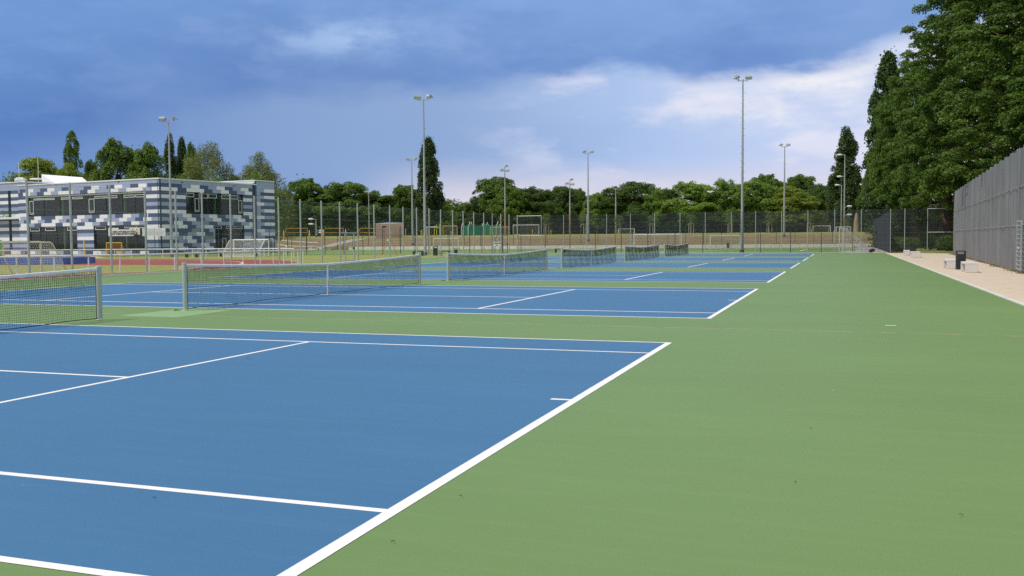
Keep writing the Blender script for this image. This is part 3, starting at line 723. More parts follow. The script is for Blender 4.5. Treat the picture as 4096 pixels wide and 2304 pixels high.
# balcony on the left block
q=MB(); LB.box(q,-.02,26,zb1-.25,zb1-.0,.02,1.12); q.build('balcony','cap_white',bd)
q=MB(); 
for k in range(700):
    a=rnp.uniform(1.8,14); p=LB.pt(a,zb1+rnp.random()**1.5*.9,rnp.uniform(.3,1.0)); t=rnp.random()*6.3; e=.11
    q.add([p,p+np.array((e*math.cos(t),e*math.sin(t),.05)),p+np.array((e*.4*math.sin(t),-e*.4*math.cos(t),.12))],[(0,1,2)])
o=q.build('balcony_plant','leaf_green',bd); stuff(o)
# windows
def window(fa,a0,a1,z0,z1,hop,case,mull,cols,shade=False,door=None):
    f=MB(); fa.box(f,a0+.0,a1,z1-.07,z1-.002,-.3,-.04); fa.box(f,a0,a1,z0+.002,z0+.07,-.3,-.04); fa.box(f,a0+.002,a0+.07,z0+.07,z1-.07,-.3,-.04); fa.box(f,a1-.07,a1-.002,z0+.07,z1-.07,-.3,-.04)
    w=f.build('window','frame_dark',bd)
    q=MB(); q.quad(fa.pt(a0+.07,z0+.07,-.2),fa.pt(a1-.07,z0+.07,-.2),fa.pt(a1-.07,z1-.07,-.2),fa.pt(a0+.07,z1-.07,-.2)); q.build('pane','glass',w)
    q=MB()
    for m_ in mull:
        a=a_of(fa,m_)
        if a0+.1<a<a1-.1: fa.box(q,a-.035,a+.035,z0+.07,z1-.07,-.24,-.16)
    if q.v: q.build('mullion','frame_dark',w)
    q=MB()
    def fr(u0,u1,v0,v1,t=.075):
        A0,Z1=fa.u(u0,v0); A1,_=fa.u(u1,v0); _,Zb=fa.u((u0+u1)/2,v1); _,Z1=fa.u((u0+u1)/2,v0); A0,A1=min(A0,A1),max(A0,A1); Z1=min(Z1,z1-.08); Zb=max(Zb,z0+.08)
        A0=max(A0,a0+.08);A1=min(A1,a1-.08)
        fa.box(q,A0,A1,Z1-t,Z1,-.19,-.12); fa.box(q,A0,A1,Zb,Zb+t,-.19,-.12); fa.box(q,A0,A0+t,Zb+t,Z1-t,-.19,-.12); fa.box(q,A1-t,A1,Zb+t,Z1-t,-.19,-.12)
    for h in hop: fr(*h)
    for h in case:
        fr(*h); a_,zz=fa.u((h[0]+h[1])/2,h[3]-(h[3]-h[2])*.12); A0,A1=sorted((a_of(fa,h[0]),a_of(fa,h[1]))); fa.box(q,max(A0,a0+.1),min(A1,a1-.1),zz-.03,zz+.02,-.185,-.125)
    if q.v: q.build('opening_frame','frame_white',w)
    for c,mt_ in cols:
        q=MB(); p=fa.pt(a_of(fa,c),0,-.75); q.tube([(p[0],p[1],z0-.1),(p[0],p[1],z1+.1)],.16,12); q.build('column',mt_,w)
    if shade:
        q=MB(); n=int((a1-a0)/.42)
        for k in range(n): a=a0+.05+(a1-a0-.1)*k/n; fa.box(q,a,a+.36,z1-.22,z1-.075,-.115,-.04)
        q.build('sun_blind','column_pale',w)
    if door:
        q=MB(); A1,Zt=fa.u(door[0],door[2]); A0,_=fa.u(door[1],door[2]); A0,A1=min(A0,A1),max(A0,A1)
        for a in (A0,A1-.06): fa.box(q,a,a+.06,z0+.08,Zt,-.19,-.11)
        fa.box(q,A0+.06,A1-.06,Zt-.06,Zt,-.19,-.11); fa.box(q,A0+.06,A1-.06,z0+.08,z0+.16,-.19,-.11); fa.box(q,A0+.1,A0+.3,z0+1.0,z0+1.06,-.1,-.08); q.build('door_frame','frame_white',w)
ut=lambda u:772-(u-583)*-.05
window(LFa,aW0,aW1,zb1,zt1,[(u0,u1,775+(583-u0)*.042,787+(583-u0)*.030) for u0,u1 in ((131,171),(174,214),(240,281),(285,327),(374,418),(421,465),(491,535),(538,582))],[(351,373,795,850),(114,130,804,858)],(172,236,283,350,372,420,486,536),[(233,'column_green'),(343,'column_green'),(482,'column_green')],True)
window(LFa,aW0,aP0,zb2,zt2,[(377,420,900,919),(494,541,899,912),(542,583,898,912)],[],(420,455,493,541),[(485,'column_pale')])
window(LFa,aP1,aW1,zb2,zt2,[(117,154,906,925),(177,218,905,923),(265,305,904,922)],[],(154,177,219,264),[(237,'column_pale')])
window(RFa,bW0,bW1,rb1,rz1,[(746,779,771,788),(799,834,773,793),(836,870,775,793),(889,921,779,796),(921,955,781,797)],[(782,799,793,847),(956,972,801,853)],(781,798,835,888,921,955),[(876,'column_green')])
window(RFa,bL0,bL1,rb2,rz2,[(861,890,900,915),(908,941,901,915),(941,973,902,915)],[],(891,908,941),[],False,(892,908,953,995))
window(RFa,bS0+.31,bS1-.31,.4,HB+.1,[],[],(),[])
# ------------------------------------------------------------------ banners on the dark fence
def banner(u0,u1,v0,v1,label,cut):
    a=line_at(u0,DA,DB) ; b=line_at(u1,DA,DB)
    d=(b-a)/np.linalg.norm(b-a); n=np.array((d[1],-d[0])); 
    if n@FW[:2]>0: n=-n
    a=a+n*.09; b=b+n*.09; fa=Facade(a,d,n); wd=float(np.linalg.norm(b-a)); zt_=fac((u0+u1)/2,v0,d,a)[1]; zb_=fac((u0+u1)/2,v1,d,a)[1]
    e=world_empty('banner',(a[0],a[1],zb_),label,'banner','advertising banners tied to the dark fence')
    h=zt_-zb_; q=MB()
    if cut:
        fa.box(q,0,wd*.325,zb_,zt_,0,.015); fa.box(q,wd*.325,wd*.67,zb_,zt_-h*.2,0,.015); fa.box(q,wd*.67,wd*.8,zb_,zt_,0,.015); fa.box(q,wd*.8,wd,zb_+h*.17,zt_,0,.015)
    else: fa.box(q,0,wd,zb_,zt_,0,.015)
    q.build('cloth','banner_white',e); return e,fa,wd,zb_,h,d,n
e,fa,wd,zb_,h,d,n=banner(437,563,911,944,'white fitness studio banner with two lines of text and a red figure','cut')
def text(s,size,a,z,mat='ink'):
    cu=bpy.data.curves.new('lettering','FONT'); cu.body=s; cu.size=size; cu.align_x='CENTER'; cu.extrude=.002; cu.offset=.012; cu.materials.append(M(mat)); o=bpy.data.objects.new('lettering',cu); C.objects.link(o); o.parent=e
    p=fa.pt(a,z,.022); b=np.array(e['_base']); X=Vector((d[0],d[1],0)); Z=Vector((0,0,1)); Y=X.cross(Z)
    mm=Matrix((X,Z,-Y)).transposed() if False else Matrix(((X.x,0,n[0],0),(X.y,0,n[1],0),(0,1,0,0),(0,0,0,1)))
    mm.translation=Vector(tuple(p-b)); bpy.context.view_layer.update(); me=bpy.data.meshes.new_from_object(o); bpy.data.objects.remove(o); o=bpy.data.objects.new('lettering',me); C.objects.link(o); o.parent=e; o.matrix_local=mm; return o
text('DEIN FITNESS-STUDIO',.27,wd*.50,zb_+h*.42); text('AUF DEM SPORTCAMPUS',.27,wd*.50,zb_+h*.16)
q=MB(); p=fa.pt(wd*.775,zb_+h*.74,.018); N3=np.array((n[0],n[1],0)); D3=np.array((d[0],d[1],0)); K=14
def disc(q,c,r,mi=0,sy=1.): q.add([c]+[c+D3*r*math.cos(6.283*k/K)+np.array((0,0,1))*r*sy*math.sin(6.283*k/K) for k in range(K)],[(0,1+k,1+(k+1)%K) for k in range(K)],mi)
disc(q,p,h*.14,0); c=fa.pt(wd*.90,zb_+h*.34,.02); disc(q,c,h*.09,1,2.3); disc(q,fa.pt(wd*.905,zb_+h*.72,.021),h*.05,1,2.2); disc(q,fa.pt(wd*.87,zb_+h*.5,.019),h*.06,2); disc(q,fa.pt(wd*.95,zb_+h*.45,.019),h*.07,0); disc(q,fa.pt(wd*.965,zb_+h*.66,.019),h*.05,3)
q.build('emblem',['ink_lime','ink_red','mat_blue','yellow_paint'],e)
e,fa,wd,zb_,h,d,n=banner(573,665,913,944,'plain white banner with faint grey lines of small print','')
q=MB()
for z,a0,a1 in ((.83,.05,.6),(.83,.64,.8),(.64,.03,.95),(.47,.03,.95),(.3,.2,.55),(.3,.62,.9),(.14,.05,.9)): fa.box(q,wd*a0,wd*a1,zb_+h*z-.025,zb_+h*z+.025,.0155,.019)
q.build('print_line','ink_grey',e)
# ------------------------------------------------------------------ railings around the running track end
def railing(label,pts,h,postpts):
    e=world_empty('track_railing',(pts[0][0],pts[0][1],0),label,'railing','white railings along the athletics track')
    q=MB(); q.tube([np.array((p[0],p[1],h)) for p in pts],.045,8); q.build('handrail','white_metal',e)
    for p in postpts: post(e,p,h-.04,.035,'white_metal',8)
near=[gp(-500,1135),gp(0,1108.5),gp(68,1107),gp(219,1101),gp(356,1096.5),gp(482,1093),gp(599,1089),gp(700,1083),gp(806,1077),gp(897,1071),gp(974,1066),gp(1042,1062),gp(1094,1059.5),gp(1136,1057.5),gp(1168,1056),gp(1193,1054),gp(1213,1051)]
railing('near white railing running past the track end, just behind the tall mesh fence',near,.93,near[2:])
far=[gp(-500,1041),gp(97,1037.5),gp(248,1035),gp(321,1034.3),gp(392,1033.5),gp(460,1033),gp(526,1032.5),gp(589,1032),gp(652,1031.8),gp(711,1031.5),gp(770,1031.3),gp(825,1031),gp(876,1031),gp(973,1030.8),gp(1017,1030.6),gp(1057,1030.5),gp(1093,1030.5),gp(1145,1030.5),gp(1176,1031)]
railing('far white railing on the opposite side of the red running track',far,.86,far[1:])
# ------------------------------------------------------------------ goals
def goal(label,pl,pr,h,depth,mat='white_metal',net='goal_net',z0=None,r=.05,back=None,wheels=False,group='football goals around the pitches',top=.35):
    pl=np.array(pl[:2]);pr=np.array(pr[:2]); d=(pr-pl)/np.linalg.norm(pr-pl); n=np.array((-d[1],d[0]))
    if back is None: n=n if n@FW[:2]>0 else -n
    else: n=np.array(back)/np.linalg.norm(back)
    zz=[terrain(*p) if z0 is None else z0 for p in (pl,pr)]; z=min(zz)
    e=world_empty('football_goal',(*pl,z),label,'goal',group)
    V=lambda p,a,b: np.array((p[0]+n[0]*a,p[1]+n[1]*a,z+b))
    for p in (pl,pr): q=MB(); q.tube([V(p,0,0),V(p,0,h-.02)],r,8); q.build('goal_post',mat,e)
    q=MB(); q.tube([V(pl,0,h),V(pr,0,h)],r,8); q.build('crossbar',mat,e)
    q=MB(); t=depth*top
    for p in (pl,pr): q.tube([V(p,.03,h),V(p,t*.8,h-.01),V(p,t,h-.08),V(p,depth*.97,.1),V(p,depth,.03),V(p,.05,.03)],r*.6,6)
    q.tube([V(pl,depth,.03),V(pr,depth,.03)],r*.6,6); q.build('back_frame',mat,e)
    q=MB(); w=float(np.linalg.norm(pr-pl)); sl=math.hypot(depth-t,h)
    q.add([V(pl,0,h),V(pr,0,h),V(pr,t,h-.03),V(pl,t,h-.03)],[(0,1,2,3)],0,[(0,0),(w,0),(w,t),(0,t)])
    q.add([V(pl,t,h-.03),V(pr,t,h-.03),V(pr,depth-.05,.03),V(pl,depth-.05,.03)],[(0,1,2,3)],0,[(0,0),(w,0),(w,sl),(0,sl)])
    for p in (pl,pr): q.add([V(p,.05,.03),V(p,.05,h),V(p,t,h-.03),V(p,depth-.05,.03)],[(0,1,2,3)],0,[(0,0),(0,h),(t,h),(depth,0)])
    q.build('net',net,e)
    if wheels:
        for p in (pl,pr):
            q=MB(); c=V(p,depth+.05,.18); o=np.array((d[0],d[1],0))*.06; q.tube([c-o,c+o],.18,14); q.build('wheel','tyre',e)
    return e
gl=gp(166,1091); D1=float((gl-CAM)@FW); gL=dp(-60,1099,D1*.94)
goal('old cream goal with sagging white net at the left edge, beyond the mesh fence',gL,gl,1.62,1.25,'cream_metal','goal_net',0,.05,back=(gp(228,1090)-gl)[:2],top=.45)
a=gp(427,1026); goal('small yellow goal with orange netting in front of the school windows',a,dp(487,1026,float((a-CAM)@FW)),1.5,1.1,'yellow_paint','goal_net_orange',0,.045,back=(gp(519,1024.5)-gp(487,1026))[:2],top=.2)
a=gp(1076,1025); goal('white wheeled goal facing the school, nearer of two on the small pitch',gp(936,1025.5),a,1.72,1.5,'white_metal','goal_net',0,.06,back=(gp(913,1026)-gp(936,1025.5))[:2],wheels=True)
goal('white goal standing behind the wheeled one, close to the school wall',dp(976,1003,128),dp(1093,1003,128),1.85,1.3,'white_metal','goal_net',0,.05,back=(-.9,.2))
goal('grey framed goal with white crossbar before the low wall, left of the green netting',dp(1734,999,143),dp(1834,999,143),1.75,1.6,'white_metal','goal_net',0,.045,wheels=True)
a=line_at(2537,(-30,101.2),(8,98.4)); b=line_at(2726,(-30,101.2),(8,98.4)); goal('wide white goal directly behind the far end fence, behind the last nets',a,b,1.98,1.5,'white_metal','goal_net',0,.06,back=(-.35,.93))
goal('white goal before the low wall, partly behind the tallest floodlight pole',dp(2842,994,135),dp(2962,994,135),1.85,1.5,'white_metal','goal_net',0,.05)
a=gp(3379,1011.5)[:2]; a=a+FW[:2]*1.5; goal('large white goal seen end on near the dark windscreen, with wheels',a,a+np.array((.35,5.2)),2.46,2.9,'white_metal','goal_net',0,.06,back=(1,-.05),wheels=True,top=.12)
DU=182
def upg(u0,u1,h,dep,label,mat,D=DU,**k): return goal(label,dp(u0,940,D),dp(u1,940,D),h,dep,mat,'goal_net',None,.06,group='goals on the upper field',**k)
upg(2053,2156,1.85,1.6,'white netted goal on the upper field, right of the green throwing cage','white_metal')
upg(1772,1829,1.85,1.,'yellow goal on the upper field, left of the green throwing cage','yellow_paint')
upg(1961,2036,1.6,1.,'yellow goal on the upper field in front of the green throwing cage','yellow_paint',178)
upg(2474,2538,.95,1.4,'low white goal on the upper field beside staked young trees','white_metal')
upg(3254,3322,1.25,1.6,'white goal on the upper field, left of two near the lone poplar','white_metal')
upg(3345,3403,1.0,1.6,'white goal on the upper field, right of two near the lone poplar','white_metal',178)
# ------------------------------------------------------------------ floodlight masts
def lamp_head(parent,c,yaw,s=1.,tilt=-12):
    q=MB(); w,d_,h_=.62*s,.52*s,.2*s
    vs=[(-w/2,-d_*.35,-h_/2),(w/2,-d_*.35,-h_/2),(w/2,-d_*.35,h_/2),(-w/2,-d_*.35,h_/2),(-w/2*.92,d_*.75,-h_/2),(w/2*.92,d_*.75,-h_/2),(w/2*.85,d_*.7,-h_*.25),(-w/2*.85,d_*.7,-h_*.25),(-w/2,d_*.1,h_/2),(w/2,d_*.1,h_/2)]
    q.add(vs,[(0,1,2,3),(0,4,5,1),(4,7,6,5),(3,2,9,8),(8,9,6,7),(0,3,8,7,4),(1,5,6,9,2)])
    o=q.build('lamp_head','lamp_grey'); o.parent=parent; o.location=c; o.rotation_euler=(R(tilt),0,yaw)
    q=MB(); q.quad((-w*.42,-d_*.25,-h_/2-.004),(-w*.42,d_*.62,-h_/2-.004),(w*.42,d_*.62,-h_/2-.004),(w*.42,-d_*.25,-h_/2-.004)); l=q.build('lens','lens'); l.parent=o
    q=MB(); q.tube([(-w*.54,0,-.02),(-w*.54,0,-.28*s),(0,0,-.32*s),(w*.54,0,-.28*s),(w*.54,0,-.02)],.03*s,4); l=q.build('bracket','lamp_dark'); l.parent=o
    return o
def floodlight(label,base,h,kind='double',r0=.17,r1=.065,yaw=0,wood=0,rung=True,hs=1.,grp='floodlight masts'):
    e=empty('floodlight_mast',base,label,'floodlight',grp)
    q=MB(); 
    if wood:
        q.tube([(0,0,wood),(0,0,h)],[r0*.8,r1],10)
        w=MB(); w.tube([(0,0,0),(0,0,wood-.001)],[r0*1.1,r0*.95],10); w.build('wooden_foot','wood_pole',e)
    else: q.tube([(0,0,0),(0,0,.3),(0,0,h)],[r0,r0*.98,r1],14)
    q.build('pole','galv',e)
    if not wood: q=MB(); q.tube([(0,0,0),(0,0,.3)],r0*1.35,12); q.build('base_sleeve','galv_dark',e)
    ax=np.array((RT[0],RT[1],0)); ax/=np.linalg.norm(ax); rt=math.atan2(ax[1],ax[0])
    if rung:
        z=wood+2.2; k=0
        while z<h-1.2:
            s=1 if k%2 else -1; rr=r0+(r1-r0)*z/h
            if 'rung' not in post_cache: q=MB(); q.tube([(0,0,0),(.17,0,.01)],.015,5); o=q.build('climbing_rung','galv',e,(0,0,0)); post_cache['rung']=o
            else: o=post_cache['rung'].copy(); C.objects.link(o); o.parent=e
            o.location=tuple(ax*s*rr*.85+np.array((0,0,z))); o.rotation_euler[2]=rt if s>0 else rt+math.pi; z+=.37; k+=1
    if kind=='double':
        q=MB(); q.tube([-ax*.55*hs+np.array((0,0,h-.05)),ax*.55*hs+np.array((0,0,h-.05))],.05*hs,4); q.tube([(0,0,h-.15),(0,0,h+.12)],r1*1.3,8); q.build('crossarm','lamp_grey',e)
        lamp_head(e,ax*-.6*hs+np.array((0,0,h+.35*hs)),rt+yaw+.25,hs); lamp_head(e,ax*.6*hs+np.array((0,0,h+.38*hs)),rt+yaw-.95,hs)
    elif kind=='stack':
        q=MB(); q.tube([-ax*.4+np.array((0,0,h-.9)),ax*.4+np.array((0,0,h-.9))],.04,4); q.tube([(0,0,h-1),(0,0,h-.1)],.05,8); q.build('crossarm','lamp_grey',e)
        lamp_head(e,ax*-.55+np.array((0,0,h-.65)),rt+.9,1.15); lamp_head(e,ax*.5+np.array((0,0,h-.75)),rt-.2,1.1); lamp_head(e,ax*.25+np.array((0,0,h+.15)),rt-1.1,1.15)
    elif kind=='arms':
        for z,s in ((h,-1),(h*.72,-1),(h*.33,1),(h*.22,1)):
            q=MB(); q.tube([(0,0,z-.1),ax*s*.35+np.array((0,0,z)),ax*s*1.0+np.array((0,0,z+.12*(s>0)))],[.05,.05,.04],6); a=q.build('lamp_arm','lamp_grey',e)
            q=MB(); c=ax*s*1.0+np.array((0,0,z+.1*(s>0))); K_=10; q.tube([c-ax*.5*s,c-ax*.3*s,c,c+ax*.4*s,c+ax*.55*s],[.06,.16,.2,.14,.03],K_); q.build('lamp_head','white_metal',a)
    elif kind=='single':
        q=MB(); q.tube([(0,0,h-.1),ax*-.2+np.array((0,0,h)),ax*-.9+np.array((0,0,h+.02))],[.05,.05,.04],6); a=q.build('lamp_arm','lamp_grey',e)
        q=MB(); c=ax*-.8+np.array((0,0,h+.03)); q.tube([c-ax*.55,c-ax*.3,c,c+ax*.5],[.04,.14,.17,.06],10); q.build('lamp_head','white_metal',a)
    return e
def mast(label,ub,vb,vt,D=None,ut=None,**k):
    if D is None: b=gp(ub,vb); D=float((b-CAM)@FW)
    else:
        b=dp(ub,vb,D); b[2]=terrain(b[0],b[1])
    if b[2]==0 or k.get('z0'): pass
    zt_=float(dp(ub,vt,D)[2]); return floodlight(label,b,zt_-b[2]-.4,**k)
mast('floodlight mast beside the dark green poplar, close behind the mesh fence',1701,1021,388,r0=.165,r1=.065)
mast('tallest floodlight mast in the picture, rising at the far end fence',2968,1010.5,312,r0=.165,r1=.065,yaw=.7)
mast('floodlight mast in front of the school building',688,1028,474,r0=.15,r1=.06,yaw=-.4)
DP=160.
mast('slim floodlight mast just left of the poplar, rising from behind the low wall',1651,985,634,DP,r0=.2)
mast('floodlight mast behind the low wall, above the fourth tennis net',2353,979,606,DP,r0=.2,yaw=.5)
mast('floodlight mast behind the low wall, left of the lone right poplar',3136,978,579,DP,r0=.2,yaw=.6)
mast('part wooden lamp mast with stacked lamps in front of the domed tree',2021,941,658,184.,kind='stack',wood=4.6)
mast('part wooden lamp mast with stacked lamps beside the slim mast above the fourth net',2280,941,712,184.,kind='stack',wood=4.2)
mast('part wooden lamp mast with two lamps before the big round tree',2463,940,748,184.,kind='double',wood=3.6,rung=False,yaw=.4)
mast('lamp mast with curved white lamps on side arms before the lone poplar',3376,936,612,184.,kind='arms',rung=False,r0=.16)
mast('short lamp pole with one white lamp, left of the side arm mast',3364,936,733,186.,kind='single',rung=False,r0=.13,wood=3.4)
mast('thin pale lamp pole among the trees behind the equipment shed',1477,944,764,192.,kind='double',rung=False,r0=.12,hs=.8)
mast('pale lamp pole in front of the trees, between two beach volleyball nets',1265,948,868,186.,kind='arms',rung=False,r0=.16)
# ------------------------------------------------------------------ beach volleyball, shed, throwing cage
def volley(label,u0,u1,n0,n1,D=178.,lone=False):
    p0=dp(u0,950,D);p1=dp(u1,950,D); z=terrain(p0[0],p0[1]); e=world_empty('volleyball_net',(p0[0],p0[1],z),label,'volleyball net','beach volleyball nets on the upper field')
    for p in (p0,p1):
        q=MB(); q.tube([(p[0],p[1],z),(p[0],p[1],z+1.6)],.16,10); w=q.build('padded_post','yellow_paint',e); q=MB(); q.tube([(p[0],p[1],z+1.6),(p[0],p[1],z+2.0)],.08,8); q.build('post_top','white_metal',w)
    a=dp(n0,950,D);b=dp(n1,950,D); zt_=float(dp(n0,913.5,D)[2]); zb_=float(dp(n0,931,D)[2])
    q=MB()
    for z_ in (zt_,zb_): q.tube([(a[0],a[1],z_),(b[0],b[1],z_)],.06,4)
    for p in (a,b): q.tube([(p[0],p[1],zb_),(p[0],p[1],zt_)],.04,4)
    q.build('net_tape','yellow_paint',e)
    q=MB(); sheet(q,(a[0],a[1]),(b[0],b[1]),zb_,zt_); q.build('net','volley_net',e)
    q=MB(); zm=(zt_+zb_)/2
    for p,k in ((p0,a),(p1,b)):
        for z_,zz in ((zt_,z+1.9),(zb_,z+1.0)): q.tube([(p[0],p[1],zz),(k[0],k[1],z_)],.012,4)
    q.build('guy_line','net_black',e)
volley('yellow edged volleyball net nearest the school, left of three',1135.5,1238,1144,1231)
volley('middle yellow edged volleyball net, right of the pale lamp pole',1294,1383,1300,1373)
volley('yellow edged volleyball net partly hidden by the brick shed',1433,1529,1440,1522,182.)
# shed
DS=176.; a=dp(1503,950,DS); b=dp(1567,950,DS+1.); c=dp(1611,950,DS+3.6); z=terrain(b[0],b[1])-.1; zt_=float(dp(1540,896,DS)[2]); zt2=float(dp(1590,893,DS+2)[2])
sh=world_empty('equipment_shed',(b[0],b[1],z),'small pink brick equipment shed on the upper field','shed')
d_=a+(c-b)
q=MB()
def wq(p,r_,z1a,z1b): l=math.dist(p[:2],r_[:2]); q.add([(p[0],p[1],z),(r_[0],r_[1],z),(r_[0],r_[1],z1b),(p[0],p[1],z1a)],[(0,1,2,3)],0,[(0,0),(l,0),(l,z1b-z),(0,z1a-z)])
wq(a,b,zt_,zt_); wq(b,c,zt_+.0,zt2); wq(c,d_,zt2,zt2); wq(d_,a,zt2,zt_); q.build('wall','shed_brick',sh)
q=MB(); q.add([(p[0],p[1],zz+dz) for dz in (0.002,.12) for p,zz in ((a+(a-b)*.03,zt_),(b+(b-a)*.03,zt_),(c,zt2),(d_,zt2))],[(3,2,1,0),(4,5,6,7),(0,1,5,4),(1,2,6,5),(2,3,7,6),(3,0,4,7)]); q.build('roof','lamp_grey',sh)
q=MB(); p=a*.46+b*.54; dd=(b-a)/np.linalg.norm(b-a); nn=np.array((dd[1],-dd[0],0)); q.box((p[0]+nn[0]*.03,p[1]+nn[1]*.03,zt_-.5),(.62,.1,.26),((dd[0],dd[1]),(-dd[1],dd[0]))); q.build('window','frame_dark',sh)
# throwing cage
DG=180.; cg_pts=[dp(u,945,DG+k) for u,k in ((1846,0),(1873,0),(1928,1),(1985,2),(1998,7),(1943,9),(1880,8))]; z=terrain(*cg_pts[0][:2]); cg=world_empty('throwing_cage',(*cg_pts[0][:2],z),'green netted throwing cage with leaning white poles on the upper field','cage')
for p in cg_pts:
    q=MB(); q.tube([(p[0],p[1],z),(p[0],p[1],z+1.7),(p[0]+.35,p[1]+.2,z+2.7)],.06,6); q.build('cage_pole','white_metal',cg)
q=MB(); s=0
lst=cg_pts[1:]+[cg_pts[1]]
for a,b in zip(cg_pts[:-1],cg_pts[1:]):
    l=math.dist(a[:2],b[:2]); K=6; vs=[];uv=[]
    for k in range(K+1):
        t=k/K; p=a+(b-a)*t; h=2.55-.7*math.sin(math.pi*t)**.8+(0 if a is not cg_pts[0] else .0); o_=.35*(h>2); 
        vs+=[(p[0]+.02,p[1],z),(p[0]+.3,p[1]+.2,z+h)]; uv+=[(s+l*t,0),(s+l*t,h)]
    q.add(vs,[(2*k,2*k+2,2*k+3,2*k+1) for k in range(K)],0,uv); s+=l
q.build('netting','cage_net',cg)
# climbing frame + short coloured poles
def upole(u,vt,mat,label,D=180.,r=.07):
    p=dp(u,945,D); z=terrain(p[0],p[1]); h=float(dp(u,vt,D)[2])-z; e=empty('marker_pole',(p[0],p[1],z),label,'pole','coloured poles on the upper field'); q=MB(); q.tube([(0,0,0),(0,0,h)],r,8); q.build('shaft',mat,e); q=MB(); q.tube([(0,0,h),(0,0,h+.1)],[r*1.25,r*.5],8); q.build('cap','white_metal' ,e)
for u,v,mt_,lb in ((1684,926,'yellow_paint','short yellow pole left of the poplar side floodlight mast'),(1688,920,'yellow_green','yellow green pole beside the short yellow pole, left of the mast'),(1712,917,'yellow_green','green pole just right of the big mast near the poplar'),(1805,928,'yellow_paint','short yellow pole inside the yellow goal left of the cage'),(2130,921,'yellow_paint','yellow pole in the right half of the white upper goal'),(2204,923,'yellow_paint','lone yellow pole right of the white upper goal'),(1623,918,'yellow_paint','yellow pole right of the brick shed')): upole(u,v,mt_,lb)
p=[dp(u,945,182.) for u in (1706,1738,1747,1759)]; z=terrain(*p[0][:2]); cf=world_empty('climbing_frame',(*p[0][:2],z),'white and yellow climbing frame on the upper field behind the mast','climbing frame'); zz=float(dp(1720,909,182.)[2])
for k,mt_ in enumerate(('white_metal','yellow_paint','yellow_green','yellow_green')): q=MB(); q.tube([(p[k][0],p[k][1],z),(p[k][0],p[k][1],zz+(.5 if k>1 else 0))],.09,8); q.build('upright',mt_,cf)
q=MB(); q.tube([(p[0][0],p[0][1],zz),(p[1][0]+.4,p[1][1],zz+.1)],.09,6); q.tube([(p[0][0],p[0][1]+2,zz),(p[1][0],p[1][1]+2,zz)],.07,6); q.build('top_bar','white_metal',cf)
# low white edging rails on the left slope
for (u0,v0,u1,v1,lb) in ((1128,968,1272,976,'upper of two low white edging rails on the left slope'),(1106,984,1268,992,'lower of two low white edging rails on the left slope')):
    a,b=hit(u0,v0),hit(u1,v1); e=world_empty('edging_rail',a,lb,'rail','low white rails on the slope'); q=MB(); n=(b-a)/8
    q.tube([tz(a+n*k,.26) for k in range(9)],.09,4); q.build('beam','white_metal',e); q=MB()
    for k in range(0,9,2): t=tz(a+n*k,0); q.tube([t,t+np.array((0,0,.2))],.06,4); 
    q.build('stub','white_metal',e)
# jumping mat
a=gp(-160,1058);b=gp(254,1057); d=(b-a)/np.linalg.norm(b-a); nn=np.array((-d[1],d[0],0)); hm=.52; jm=world_empty('jumping_mat',a,'large blue high jump landing mat on the red track','mat')
for k in range(3):
    q=MB(); w=np.linalg.norm(b-a)/3; vs=[];nx,nyy=10,5
    for i in range(nx+1):
        for j in range(nyy+1):
            p=a+d*(w*k+.03+(w-.06)*i/nx)+nn*(3.8*j/nyy); e_=(i in(0,nx))or(j in(0,nyy)); vs.append((p[0],p[1],hm+.03*math.sin(i*2.1+k)+.04*math.sin(j*1.7+i)-(.05 if e_ else 0)))
    q.add(vs,[(i*(nyy+1)+j,(i+1)*(nyy+1)+j,(i+1)*(nyy+1)+j+1,i*(nyy+1)+j+1) for i in range(nx) for j in range(nyy)],0,None,True)
    c=a+d*(w*(k+.5))+nn*1.9; q.box((c[0],c[1],.235),(w-.06,3.8,.46),((d[0],d[1]),(nn[0],nn[1]))); q.build('mat_block','mat_blue',jm)
for u,v0,v1,mt_,lb in ((15,1032,968,'yellow_paint','yellow high jump upright at the left edge behind the blue mat'),(338,1026,962,'yellow_paint','yellow upright standing in the sand in front of the school pier'),(287,1024,985,'orange_metal','short orange post in front of the school windows')):
    p=gp(u,v0); D=float((p-CAM)@FW); h=(v0-v1)*D/F; e=empty('jump_upright',p,lb,'upright','uprights by the jumping mat'); q=MB(); q.box((0,0,.02),(.5,.5,.04)); q.build('foot',mt_,e); q=MB(); q.tube([(0,0,.04),(0,0,h)],.07,8); q.build('shaft',mt_,e)
p=gp(-4,1034); e=empty('green_container',p,'rounded bright green container cut off by the left edge','container'); q=MB(); D=float((p-CAM)@FW); h=76*D/F; q.tube([(0,0,.0),(0,0,h*.8),(0,0,h*.95),(0,0,h)],[.36,.36,.3,.12],18); q.build('body','bright_green',e); q=MB(); q.tube([(0,0,h*.8),(0,0,h*.82)],.37,18); q.build('rim','frame_dark',e)
# ------------------------------------------------------------------ small furniture by the pitch
def dark_bench(u0,u1,v,label):
    a=gp(u0,v); D=float((a-CAM)@FW); b=dp(u1,v,D); b[2]=0; d=(b-a)/np.linalg.norm(b-a); e=world_empty('team_bench',a,label,'bench','dark benches beside the football pitch'); ax=((d[0],d[1]),(-d[1],d[0])); c=(a+b)/2; l=float(np.linalg.norm(b-a))
    q=MB(); q.box((c[0],c[1],.44),(l,.42,.07),ax); q.build('seat','fence_dark',e)
    for k in (.1,.9): p=a+(b-a)*k; q=MB(); q.box((p[0],p[1],.2),(.22,.38,.4),ax); q.build('leg','fence_dark',e)
dark_bench(1652,1694,1023.5,'dark bench just left of the mast foot by the poplar'); dark_bench(1760,1800,1023,'dark bench right of the dark bin, behind the third net'); dark_bench(2219,2262,1011.5,'low dark bench behind the fourth net'); dark_bench(742,792,1029.5,'dark bench at the small pitch in front of the school')
